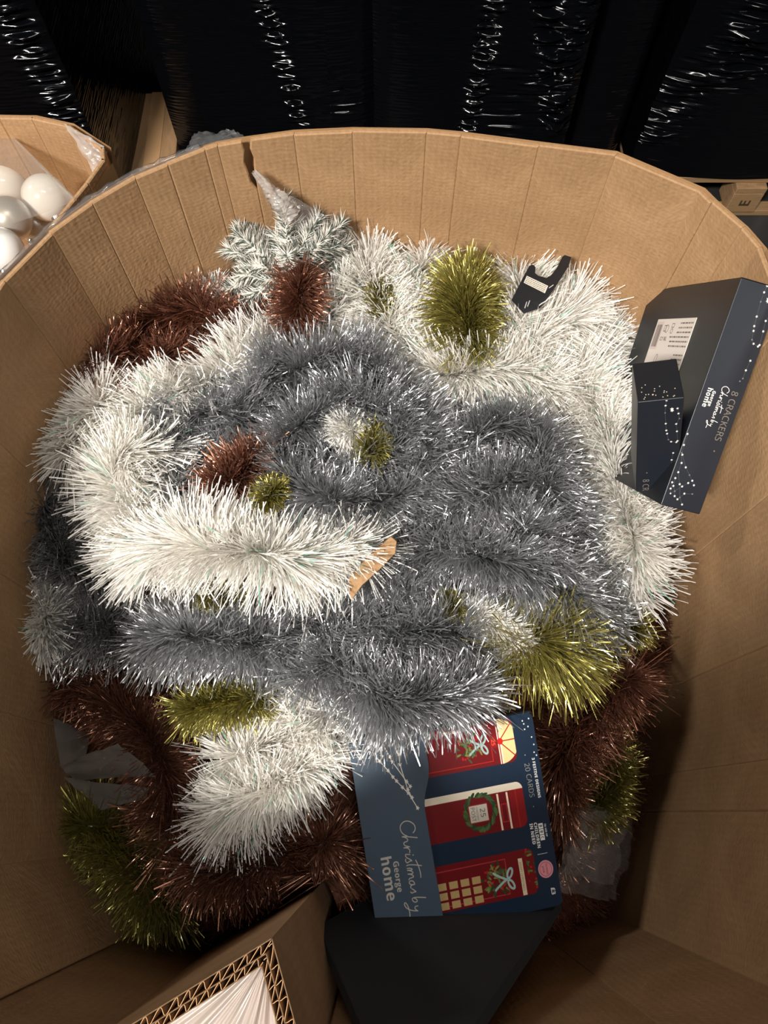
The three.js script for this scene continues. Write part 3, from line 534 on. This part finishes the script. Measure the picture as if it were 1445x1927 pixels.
  const bandMap = canvasTexture(1024, 513, (c) => {
    c.scale(S, 513 / 143); c.translate(0, 10);  c.fillStyle = '#3c4b5b'; c.fillRect(0, -12, 360, 160); const st = 'rgb(226,220,208)';
    const string = (pts) => { c.strokeStyle = st; c.lineWidth = 1.7; c.beginPath(); pts.forEach(([x, y], k) => k ? c.lineTo(x, y) : c.moveTo(x, y)); c.stroke(); pts.forEach(([x, y], k) => k % 1 === 0 && star(c, x, y, 4.6, st)); };
    string([[2, 96], [12, 92], [26, 86], [38, 78], [57, 64], [70, 56], [78, 50], [91, 40], [103, 30], [132, 16]]); string([[2, 70], [34, 56], [44, 52], [82, 30], [92, 24]]); string([[2, 32], [19, 35], [33, 37], [50, 38], [97, 30], [112, 24]]); string([[4, 68], [30, 72]]);
    script(c, 150, 56, 1.65, '#b9b2a6', 1.1);
    text(c, 'George', 243, 77, 16, '#b9b2a6'); text(c, 'home', 243, 96, 29, '#b9b2a6');
  });
  part('belly_band', bg, gloss(bandMap, { roughness: 0.5 }), g).position.z = 0.0016;
}
// dark flat pack leaning against the near wall in the shadow below the card pack
{
  const pn = V(0, 0.16, -1).normalize(), pp = V(0, CAM_Y - 0.8, 0.186);
  const pts = [[1055, 1690], [885, 1935], [690, 1945], [600, 1740], [760, 1650]].map(([x, y]) => onPlane(x, y, pp, pn));
  const o = pts[2], ex = V(1, 0, 0), ey = new THREE.Vector3().crossVectors(pn, ex).normalize();
  const g = thing('flat_carton', o, 'plain navy carton leaning on the near wall below the card pack', 'box');
  frameAt(g, ex, ey, pn);
  const s = new THREE.Shape(pts.map((p) => { const d = p.clone().sub(o); return new THREE.Vector2(d.dot(ex), d.dot(ey)); }));
  part('carton', new THREE.ExtrudeGeometry(s, { depth: 0.014, bevelEnabled: true, bevelSize: 0.001, bevelThickness: 0.001, bevelSegments: 1 }).translate(0, 0, -0.016), new THREE.MeshStandardMaterial({ color: 0x171a20, roughness: 0.9 }), g);
}
// navy hook tag with a printed strip
{
  const c0 = onHeap(1012, 535, 0.085), n = V(0.45, 0.7, 0.55).normalize(), ex = V(1, 0, 0.12).addScaledVector(n, -V(1, 0, 0.12).dot(n)).normalize(), ey = new THREE.Vector3().crossVectors(n, ex);
  const flat = (px) => px.map(([x, y]) => { const d = onPlane(x, y, c0, n).sub(c0); return new THREE.Vector2(d.dot(ex), d.dot(ey)); });
  const g = thing('hook_tag', c0, 'navy card hook tag with a pale printed strip, poking out of white tinsel', 'tag'); frameAt(g, ex, ey, n);
  const outline = [[962, 565], [984, 522], [996, 500], [1002, 498], [1007, 503], [1006, 514], [1012, 519], [1027, 523], [1036, 519], [1048, 503], [1058, 483], [1062, 480], [1074, 484], [1069, 501], [1053, 526], [1044, 540], [1030, 560], [1015, 580], [985, 590]];
  part('card', new THREE.ExtrudeGeometry(new THREE.Shape(flat(outline)), { depth: 0.0012, bevelEnabled: false }), M.navy, g);
  const strip = flat([[984, 532], [990, 519], [1030, 538], [1024, 552]]), ss = new THREE.Shape(strip), sg = new THREE.ShapeGeometry(ss).translate(0, 0, 0.0016);
  sg.setAttribute('uv', new THREE.Float32BufferAttribute([0, 0, 0, 1, 1, 1, 1, 0], 2));
  part('printed_strip', sg, new THREE.MeshStandardMaterial({ side: THREE.DoubleSide, roughness: 0.5, map: canvasTexture(256, 64, (c) => { c.fillStyle = '#d9d2c4'; c.fillRect(0, 0, 256, 64); c.fillStyle = '#5a5650'; const r = rng(2); for (let k = 0; k < 4; k++) for (let x = 8; x < 230;) { const q = 6 + 18 * r(); c.fillRect(x, 8 + k * 14, q, 5); x += q + 5; } }) }), g);
}
// scrap of bare cardboard between the strands
{
  const c0 = onHeap(700, 1062, 0.075), n = V(0.15, 0.8, 0.55).normalize(), ex = V(1, 0, 0).addScaledVector(n, -n.x).normalize(), ey = new THREE.Vector3().crossVectors(n, ex);
  const g = thing('cardboard_sleeve', c0, 'scrap of bare brown cardboard sleeve between the white strand and the silver tinsel', 'cardboard'); frameAt(g, ex, ey, n);
  const pts = [[655, 1108], [660, 1085], [690, 1050], [735, 1010], [745, 1018], [742, 1040], [715, 1068], [680, 1100], [662, 1125]].map(([x, y]) => { const d = onPlane(x, y, c0, n).sub(c0); return new THREE.Vector2(d.dot(ex), d.dot(ey)); });
  part('board', new THREE.ExtrudeGeometry(new THREE.Shape(pts), { depth: 0.003, bevelEnabled: true, bevelSize: 0.0006, bevelThickness: 0.0006, bevelSegments: 1 }), M.board, g);
}

// ------------------------------------------------------------------ snowy fir branch
{
  const base = onHeap(560, 560, 0.0), g = thing('fir_branch', base, 'artificial fir branch dusted with white snow, at the back of the bin', 'branch');
  const needleMat = new THREE.MeshStandardMaterial({ vertexColors: true, roughness: 0.9 }), stemMat = new THREE.MeshStandardMaterial({ color: 0x4a3d2e, roughness: 0.9 });
  const tips = [[432, 412, 0.06], [428, 470, 0.03], [425, 545, 0.0], [455, 500, 0.05], [490, 460, 0.05], [470, 560, 0.02], [533, 375, 0.13], [555, 420, 0.09], [600, 408, 0.09], [645, 420, 0.08], [655, 460, 0.06], [600, 460, 0.1], [560, 470, 0.1], [520, 440, 0.08], [630, 500, 0.04], [500, 530, 0.06], [580, 440, 0.1], [470, 430, 0.05], [445, 440, 0.08], [450, 520, 0.05], [620, 440, 0.1], [540, 480, 0.11], [610, 480, 0.05], [480, 500, 0.07], [560, 405, 0.06], [635, 460, 0.08]];
  const r = rng(77), cone = new THREE.ConeGeometry(1, 1, 4, 1, true).translate(0, 0.5, 0).toNonIndexed(); cone.computeVertexNormals();
  for (const [x, y, lift] of tips) {
    const tip = onHeap(x, y, lift), root = base.clone().lerp(onHeap(545 + (x - 545) * 0.3, 520 + (y - 500) * 0.3, lift * 0.5 + 0.02), 0.9), ctrl = root.clone().lerp(tip, 0.5).add(V(0, 0.015, 0));
    const cv = new THREE.QuadraticBezierCurve3(root.clone().sub(base), ctrl.sub(base), tip.clone().sub(base)), len = cv.getLength();
    const twig = part('twig', new THREE.TubeGeometry(cv, 8, 0.0025, 5), stemMat, g);
    const n = Math.round(len * 4200) + 90, pos = [], nor = [], col = [], m = new THREE.Matrix4(), qq = new THREE.Quaternion(), p = V(), nv = V(), Y = V(0, 1, 0);
    for (let k = 0; k < n; k++) {
      const s = Math.pow(r(), 0.8), o = cv.getPoint(s), t = cv.getTangent(s), d = V(r() - 0.5, r() - 0.5, r() - 0.5); d.addScaledVector(t, -d.dot(t)).normalize().addScaledVector(t, 0.25 + 0.75 * r()).normalize();
      qq.setFromUnitVectors(Y, d); const L = 0.015 + 0.012 * r(), R = 0.0009 + 0.0009 * r(); m.compose(o, qq, V(R, L, R));
      const snow = r() < 0.58 ? 0.75 + 0.2 * r() : 0.12 * r(), c = new THREE.Color().setRGB(0.05 + 0.7 * snow, 0.075 + 0.635 * snow, 0.055 + 0.59 * snow);
      for (let q = 0; q < cone.attributes.position.count; q++) { p.fromBufferAttribute(cone.attributes.position, q).applyMatrix4(m); nv.fromBufferAttribute(cone.attributes.normal, q).applyQuaternion(qq); pos.push(p.x, p.y, p.z); nor.push(nv.x, nv.y, nv.z); col.push(c.r, c.g, c.b); }
    }
    const ng = new THREE.BufferGeometry(); ng.setAttribute('position', new THREE.Float32BufferAttribute(pos, 3)); ng.setAttribute('normal', new THREE.Float32BufferAttribute(nor, 3)); ng.setAttribute('color', new THREE.Float32BufferAttribute(col, 3));
    part('needles', ng, needleMat, twig).userData.kind = 'stuff';
  }
}
// crumpled sheets of clear film: a grid between four corners, wrinkled
function crumpled(c00, c10, c01, c11, nx, ny, amp, f, seed, along = 1) {
  const pos = [], uv = [], idx = [], n = new THREE.Vector3().crossVectors(c10.clone().sub(c00), c01.clone().sub(c00)).normalize();
  for (let j = 0; j <= ny; j++) for (let i = 0; i <= nx; i++) {
    const u = i / nx, v = j / ny, p = c00.clone().lerp(c10, u).lerp(c01.clone().lerp(c11, u), v);
    p.addScaledVector(n, amp * (noise(u * f * along + seed, v * f, seed) + 0.5 * noise(u * f * 2.7 * along, v * f * 2.7 + seed, 3)));
    pos.push(p.x, p.y, p.z); uv.push(u, v);
  }
  for (let j = 0; j < ny; j++) for (let i = 0; i < nx; i++) { const a = j * (nx + 1) + i; idx.push(a, a + 1, a + nx + 1, a + 1, a + nx + 2, a + nx + 1); }
  const g = new THREE.BufferGeometry(); g.setAttribute('position', new THREE.Float32BufferAttribute(pos, 3)); g.setAttribute('uv', new THREE.Float32BufferAttribute(uv, 2)); g.setIndex(idx); g.computeVertexNormals(); return g;
}
// film sleeve round the tip of the branch
{
  const a = at(478, 322, 0.735), b = at(548, 405, 0.80), t = thing('film_sleeve', a, 'crumpled clear film sleeve hanging from the torn rim to the fir branch', 'film');
  const pos = [], idx = [], d = b.clone().sub(a), ax = d.clone().normalize(), p1 = V(1, 0, 0).addScaledVector(ax, -ax.x).normalize(), p2 = new THREE.Vector3().crossVectors(ax, p1), nu = 26, nv = 40;
  for (let j = 0; j <= nv; j++) for (let i = 0; i <= nu; i++) { const th = i / nu * 6.2832, s = j / nv, R = (0.004 + 0.012 * s) * (1 + 0.5 * noise(Math.cos(th) * 2, Math.sin(th) * 2, s * 5) + 0.35 * noise(th * 3, s * 30)); const p = d.clone().multiplyScalar(s).addScaledVector(p1, R * Math.cos(th)).addScaledVector(p2, R * Math.sin(th)); pos.push(p.x, p.y, p.z); }
  for (let j = 0; j < nv; j++) for (let i = 0; i < nu; i++) { const q = j * (nu + 1) + i; idx.push(q, q + 1, q + nu + 1, q + 1, q + nu + 2, q + nu + 1); }
  const g = new THREE.BufferGeometry(); g.setAttribute('position', new THREE.Float32BufferAttribute(pos, 3)); g.setIndex(idx); g.computeVertexNormals();
  part('film', g, M.hazyFilm, t);
  part('flap', crumpled(V(0.035, -0.02, 0.0).add(d.clone().multiplyScalar(0.3)), d.clone().add(V(0.05, 0, 0)), d.clone().multiplyScalar(0.5), d.clone().add(V(0.01, -0.02, 0.01)), 18, 18, 0.006, 3, 4), M.film, t);
}
// clear plastic box among the dark copper
{
  const q = (x, y, d) => at(x, y, d), P = { a: q(100, 1352, 1.1), b: q(113, 1442, 1.06), c: q(222, 1397, 1.05), d: q(294, 1460, 1.07), e: q(272, 1503, 1.09), f: q(192, 1524, 1.12), h: q(118, 1464, 1.1), i: q(170, 1380, 1.12) };
  const t = thing('clear_plastic_box', P.b, 'crushed clear plastic box between the dark copper and the shaded gold tinsel', 'packaging');
  const L = (k) => P[k].clone().sub(P.b), mat = new THREE.MeshPhysicalMaterial({ color: 0x9d9791, transmission: 0.7, roughness: 0.35, side: THREE.DoubleSide });
  part('top_face', crumpled(L('b'), L('c'), L('h').lerp(L('e'), 0.15), L('d'), 20, 14, 0.004, 2.2, 3), mat, t);
  part('front_face', crumpled(L('h'), L('d').lerp(L('e'), 0.5), L('f'), L('e'), 20, 10, 0.003, 2.5, 6), mat, t);
  part('side_face', crumpled(L('a'), L('i'), L('b'), L('b').lerp(L('c'), 0.45), 12, 14, 0.003, 2.5, 9), mat, t);
}
// clear bag lying against the right wall
{
  const c = [[1085, 1520, 1.22], [1195, 1512, 1.34], [1045, 1672, 1.3], [1165, 1700, 1.36]].map(([x, y, d]) => at(x, y, d));
  const t = thing('clear_bag', c[0], 'crumpled clear plastic bag low against the right wall beside the card pack', 'bag');
  part('film', crumpled(V(0, 0, 0), ...[1, 2, 3].map((k) => c[k].clone().sub(c[0])), 30, 30, 0.014, 3, 8), M.film, t);
  part('fold', crumpled(V(0.01, 0.012, 0.01), ...[1, 2, 3].map((k) => c[k].clone().sub(c[0]).multiplyScalar(0.8).add(V(0, 0.015, 0))), 20, 20, 0.01, 4, 18), M.film, t);
}
// stretch film wound round the bin: across the dent and over the left rim
{
  const t = thing('stretch_film', V(0, BIN_TOP, 0), 'clear stretch film wound round the bin and stretched across its dented near wall', 'film');
  const pos = [], uv = [], idx = [], nx = 70, ny = 50;
  const tipP = V(-0.1, 0, 0.112), lf = V(-0.33, 0, 0.235), rt = V(-0.03, 0, 0.3);
  for (let j = 0; j <= ny; j++) for (let i = 0; i <= nx; i++) {
    const u = i / nx, v = j / ny, edge = lf.clone().lerp(rt, u), p = tipP.clone().lerp(edge, Math.max(0.02, v));
    const streak = noise(u * 22 + v * 1.5, v * 1.2, 2) * 0.006 + noise(u * 55, v * 2, 7) * 0.002;
    pos.push(p.x, -0.022 - 0.05 * v + streak, p.z); uv.push(u, v);
  }
  for (let j = 0; j < ny; j++) for (let i = 0; i < nx; i++) { const a = j * (nx + 1) + i; idx.push(a, a + nx + 1, a + 1, a + 1, a + nx + 1, a + nx + 2); }
  const g = new THREE.BufferGeometry(); g.setAttribute('position', new THREE.Float32BufferAttribute(pos, 3)); g.setIndex(idx); g.computeVertexNormals();
  part('dent_span', g, new THREE.MeshPhysicalMaterial({ color: 0xb8aaa0, roughness: 0.2, transmission: 0.35, side: THREE.DoubleSide }), t);
  // lip over the left rim
  const outer = offsetRing(ring, BOARD + 0.006), inner = offsetRing(ring, -0.003), pick = [ring.length - 2, ring.length - 1, 0, 1, 2, 3, 4, 5];
  const lip = [], li = [], steps = 8;
  const along = []; for (let k = 0; k < pick.length - 1; k++) for (let q = 0; q < 12; q++) along.push([k, q / 12]);
  along.forEach(([k, f], s) => {
    const io = (R) => [0, 1].map((c) => R[pick[k]][c] * (1 - f) + R[pick[k + 1]][c] * f), o = io(outer), n = io(inner);
    for (let q = 0; q <= steps; q++) {
      const w = q / steps, crump = 0.004 * noise(s * 0.35, q * 0.9), tail = w > 0.7 ? (w - 0.7) * 0.07 * (1 + noise(s * 0.2, 4)) : 0, drop = w < 0.3 ? (0.3 - w) * 0.25 : 0;
      lip.push(o[0] + (n[0] - o[0]) * Math.min(1, w * 1.4), 0.004 + crump - drop - tail, o[1] + (n[1] - o[1]) * Math.min(1, w * 1.4));
    }
  });
  for (let s = 0; s < along.length - 1; s++) for (let q = 0; q < steps; q++) { const a = s * (steps + 1) + q; li.push(a, a + 1, a + steps + 1, a + 1, a + steps + 2, a + steps + 1); }
  const lg = new THREE.BufferGeometry(); lg.setAttribute('position', new THREE.Float32BufferAttribute(lip, 3)); lg.setIndex(li); lg.computeVertexNormals();
  part('rim_lip', lg, M.film, t);
  const e = (x, y, d) => at(x, y, d).sub(t.position);
  part('loose_end', crumpled(e(345, 292, 0.708), e(462, 258, 0.708), e(365, 250, 0.72), e(440, 246, 0.715), 24, 10, 0.006, 5, 12), M.film, t);
}

// ------------------------------------------------------------------ neighbouring bin with a tub of baubles
{
  const L = 0.82, rim = CAM_Y - L, pl = (x, y) => { const p = at(x, y, L); return [p.x, p.z]; };
  const r2 = [[-1.5, -0.75], [-1.3, -0.99], [-1.0, -1.07], pl(0, 217), pl(62, 218), pl(130, 233), pl(196, 276), pl(198, 300), pl(166, 345), [-0.585, -0.62], [-0.62, -0.4], [-0.66, -0.15], [-0.9, 0.0], [-1.3, -0.05], [-1.55, -0.35]];
  const g = thing('cardboard_bin', V(0, 0, 0), 'neighbouring brown cardboard bin at the upper left, holding the tub of white baubles', 'box');
  r2.forEach((a, i) => panelMesh(a, r2[(i + 1) % r2.length], 0.0, rim, M.board, g));
  part('outer_skin', wallStrip(offsetRing(r2, BOARD + 0.002), 0, rim - 0.006, true), new THREE.MeshStandardMaterial({ color: 0xa98258, roughness: 0.85, side: THREE.DoubleSide }), g);
  const s = new THREE.Shape(r2.map(([x, z]) => new THREE.Vector2(x, -z)));
  part('bottom_panel', new THREE.ExtrudeGeometry(s, { depth: 0.012, bevelEnabled: false }).rotateX(-Math.PI / 2), M.board, g);
  part('filling_board', new THREE.ExtrudeGeometry(new THREE.Shape(offsetRing(r2, -0.02).map(([x, z]) => new THREE.Vector2(x, -z))), { depth: 0.012, bevelEnabled: false }).rotateX(-Math.PI / 2).translate(0, rim - 0.32, 0), M.board, g);
  const film = thing('stretch_film', V(...[pl(196, 280)[0], rim, pl(196, 280)[1]]), 'clear film draped over the corner of the neighbouring bin', 'film');
  const e = (x, y, d) => at(x, y, d).sub(film.position);
  part('film', crumpled(e(120, 232, 0.815), e(198, 275, 0.815), e(175, 325, 0.86), e(200, 300, 0.84), 20, 20, 0.006, 4, 5), M.hazyFilm, film);
  // baubles
  const shiny = new THREE.MeshPhysicalMaterial({ color: 0xe6e4e0, roughness: 0.16, clearcoat: 0.6, clearcoatRoughness: 0.08 }), satin = new THREE.MeshPhysicalMaterial({ color: 0xc4c0ba, roughness: 0.35, metalness: 0.55 });
  const capMat = new THREE.MeshStandardMaterial({ color: 0xc9c6c0, roughness: 0.25, metalness: 0.9 });
  const spots = [[86, 372, 0.88, 42, 0, 'glossy white bauble, rightmost in the clear tub'], [18, 412, 0.87, 40, 1, 'satin silver bauble in front of the glossy white one in the tub'], [4, 470, 0.87, 40, 0, 'white bauble nearest the front of the clear tub'], [70, 425, 0.93, 34, 1, 'small satin silver bauble low in the tub against its side'], [10, 350, 0.95, 40, 0, 'white bauble lying deepest at the back of the tub'], [-55, 400, 0.9, 40, 0, 'white bauble at the left of the tub']];
  for (const [x, y, d, r, k, label] of spots) {
    const p = at(x, y, d), R = r * pixelSize(x, y, d), b = thing('bauble', p.clone().add(V(0, -R, 0)), label, 'bauble', 'baubles in the clear tub');
    part('ball', new THREE.SphereGeometry(R, 40, 28).translate(0, R, 0), k ? satin : shiny, b);
    const cap = part('cap', new THREE.LatheGeometry([[0, R * 0.2], [R * 0.18, R * 0.2], [R * 0.2, R * 0.12], [R * 0.22, 0]].map(([u, v]) => new THREE.Vector2(u, v)), 16), capMat, b);
    const dir = V(noise(x, 1) * 2, k ? -0.2 : -0.5, 1).normalize(); cap.quaternion.setFromUnitVectors(V(0, 1, 0), dir); cap.position.set(0, R, 0).addScaledVector(dir, R * 0.96);
    part('ring', new THREE.TorusGeometry(R * 0.12, R * 0.02, 6, 16).translate(0, R * 0.3, 0), capMat, cap);
  }
  // clear tub: open-fronted box of thin sheet
  const A = at(20, 254, 0.86), B = at(142, 376, 0.82), down = V(0, -0.16, 0), back = V(-0.35, 0, 0.0);
  const tub = thing('clear_tub', A.clone().add(down), 'clear plastic tub of baubles in the neighbouring bin', 'tub'), o = A.clone().add(down);
  const l = (p) => p.clone().sub(o);
  const tm = new THREE.MeshPhysicalMaterial({ color: 0xf3efe9, transmission: 0.9, roughness: 0.12, side: THREE.DoubleSide });
  part('side', crumpled(l(A), l(B), l(A.clone().add(down)), l(B.clone().add(down)), 10, 8, 0.003, 2, 4), tm, tub);
  part('rim_bead', new THREE.TubeGeometry(new THREE.LineCurve3(l(A), l(B)), 4, 0.0022, 8), tm, tub);
  part('lid', crumpled(l(A), l(B), l(A.clone().add(back)), l(B.clone().add(V(-0.32, 0.0, 0.18))), 16, 16, 0.006, 3, 14), tm, tub);
}

// ------------------------------------------------------------------ black-wrapped loads on pallets behind
function wrappedLoad(x0, x1, zFront, depth, y0, y1, seed, folds, label, lean = 0) {
  const g = thing('wrapped_load', V((x0 + x1) / 2, y0, zFront - depth / 2), label, 'pallet load');
  const w = x1 - x0, h = y1 - y0, nx = 120, ny = 260, vOf = (v) => (v < 0.85 ? 0.06 + v / 0.85 * 0.5 : v < 0.9 ? 0.56 + (v - 0.85) * 2 : 0.66 + (v - 0.9) * 3.4), geos = [];
  const sheet = (ax, ay, f, u0, u1) => {
    const pos = [], uv = [], idx = [];
    for (let j = 0; j <= ay; j++) for (let i = 0; i <= ax; i++) { const u = i / ax, v = j / ay, p = f(u, v); pos.push(...p); uv.push((u0 + (u1 - u0) * u), p[1]); }
    for (let j = 0; j < ay; j++) for (let i = 0; i < ax; i++) { const a = j * (ax + 1) + i; idx.push(a, a + 1, a + ax + 1, a + 1, a + ax + 2, a + ax + 1); }
    const q = new THREE.BufferGeometry(); q.setAttribute('position', new THREE.Float32BufferAttribute(pos, 3)); q.setAttribute('uv', new THREE.Float32BufferAttribute(uv, 2)); q.setIndex(idx); q.computeVertexNormals(); geos.push(q);
  };
  const front = (u, v0_) => {
    const v = v0_;
    let z = depth / 2 - 0.03 * Math.pow(Math.abs(2 * u - 1), 6) + 0.02 * noise(u * 2 + seed, v * 2), y = v * h;
    for (const [fu, slope, width, amp, freq, v0, v1] of folds) {
      const c = fu + slope * v, k = Math.exp(-(((u - c) / width) ** 2)) * THREE.MathUtils.smoothstep(v, v0 - 0.03, v0 + 0.03) * (1 - THREE.MathUtils.smoothstep(v, v1 - 0.03, v1 + 0.03));
      const x = u * w;
      z += k * (amp * 2 * noise(x * 5 + seed * 3, y * 105, fu * 7) + amp * 1.1 * noise(x * 11, y * 190, seed) + amp * 1.5 * noise(x * 6, y * 14, fu));
    }
    return [(u - 0.5) * w + lean * v, y, z];
  };
  sheet(nx, ny, (u, v) => front(u, v < 0.01 ? 0 : Math.min(1, vOf(v))), 0, w);
  const bulge = (v, s) => 0.012 * noise(v * 5, seed + s);
  sheet(20, 30, (u, v) => { const f = front(1, v); return [f[0] + bulge(v, 1) * Math.sin(u * 3.14), f[1], f[2] - u * depth]; }, 0, depth);
  sheet(20, 30, (u, v) => { const f = front(0, v); return [f[0] + bulge(v, 2) * Math.sin(u * 3.14), f[1], f[2] - (1 - u) * depth]; }, 0, depth);
  sheet(20, 12, (u, v) => { const f = front(u, 1); return [f[0], f[1], f[2] - v * depth]; }, 0, w);
  sheet(8, 12, (u, v) => { const f0 = front(0, v), f1 = front(1, v); return [f1[0] + (f0[0] - f1[0]) * u, f0[1], f0[2] - depth]; }, 0, w);
  part('black_wrap', mergeGeometries(geos), M.wrap, g);
}
wrappedLoad(-1.55, -0.8, -1.7, 0.7, 0, 1.45, 1, [[0.97, -0.1, 0.05, 0.011, 260, 0.05, 0.6]], 'black film-wrapped load at the far left behind the neighbouring bin', -0.02);
wrappedLoad(-0.66, -0.03, -1.95, 0.7, 0, 1.5, 2, [[0.74, -0.45, 0.045, 0.01, 300, 0.08, 0.6], [0.86, 0, 0.1, 0.006, 240, 0.08, 0.3]], 'black film-wrapped load second from the left, above the torn rim');
wrappedLoad(-0.03, 0.56, -1.9, 0.7, 0, 1.5, 3, [[0.44, 0.2, 0.05, 0.012, 280, 0.06, 0.6], [1.08, -0.7, 0.06, 0.02, 320, 0.2, 0.6], [0.86, 0.2, 0.05, 0.013, 300, 0.22, 0.6], [0.7, 0, 0.16, 0.005, 260, 0.1, 0.35]], 'black film-wrapped load behind the bin rim, with bright wrinkles down its right edge');
wrappedLoad(0.585, 0.765, -2.0, 0.6, 0, 1.5, 6, [], 'narrow black film-wrapped load added to darken the gap at the right');  // added so that the dark gap between the loads stays black
wrappedLoad(-0.12, 0.95, 1.1, 0.75, 0, 1.98, 7, [], 'unseen tall black-wrapped load on the near side, placed to shade the right bin wall');  // out of view, stands here to cast shade on the right bin wall
const loadPallet = pallet('wooden_pallet', 1.2, -2.27, 0.8, 0.8, 'wooden pallet carrying the rightmost black-wrapped load');
{
  const stamp = canvasTexture(64, 64, (c) => { c.fillStyle = '#96764f'; c.fillRect(0, 0, 64, 64); text(c, 'E', 32, 34, 50, '#3a2c1c'); });
  part('stamp', new THREE.PlaneGeometry(0.07, 0.06).rotateZ(Math.PI / 2).translate(0, 0.061, 0.4005), new THREE.MeshStandardMaterial({ map: stamp, roughness: 0.85 }), loadPallet);
}
wrappedLoad(0.79, 1.62, -1.9, 0.78, 0.145, 1.5, 4, [[-0.04, 0.67, 0.085, 0.011, 240, 0.02, 0.6], [0.21, 0.13, 0.085, 0.011, 260, 0.22, 0.6]], 'black film-wrapped load at the far right with streaks of shine, on the wooden pallet', 0.05);
// brown carton between the two left loads
{
  const g = thing('brown_carton', V(-0.742, 0, -1.93), 'plain brown carton between the two bins, below the left black-wrapped loads', 'box'); g.rotation.y = 0.04;
  part('carton_body', rbox(0.15, 0.19, 0.6, 0.004, 0, 0.095, 0), M.board, g);
  part('tape', rbox(0.05, 0.002, 0.602, 0.0008, 0, 0.1908, 0), M.boardEdge, g);
}
pallet('wooden_pallet', -0.0, -0.31, 0.9, 0.9, 'wooden pallet under the large tinsel bin');

renderer.render(scene, camera);
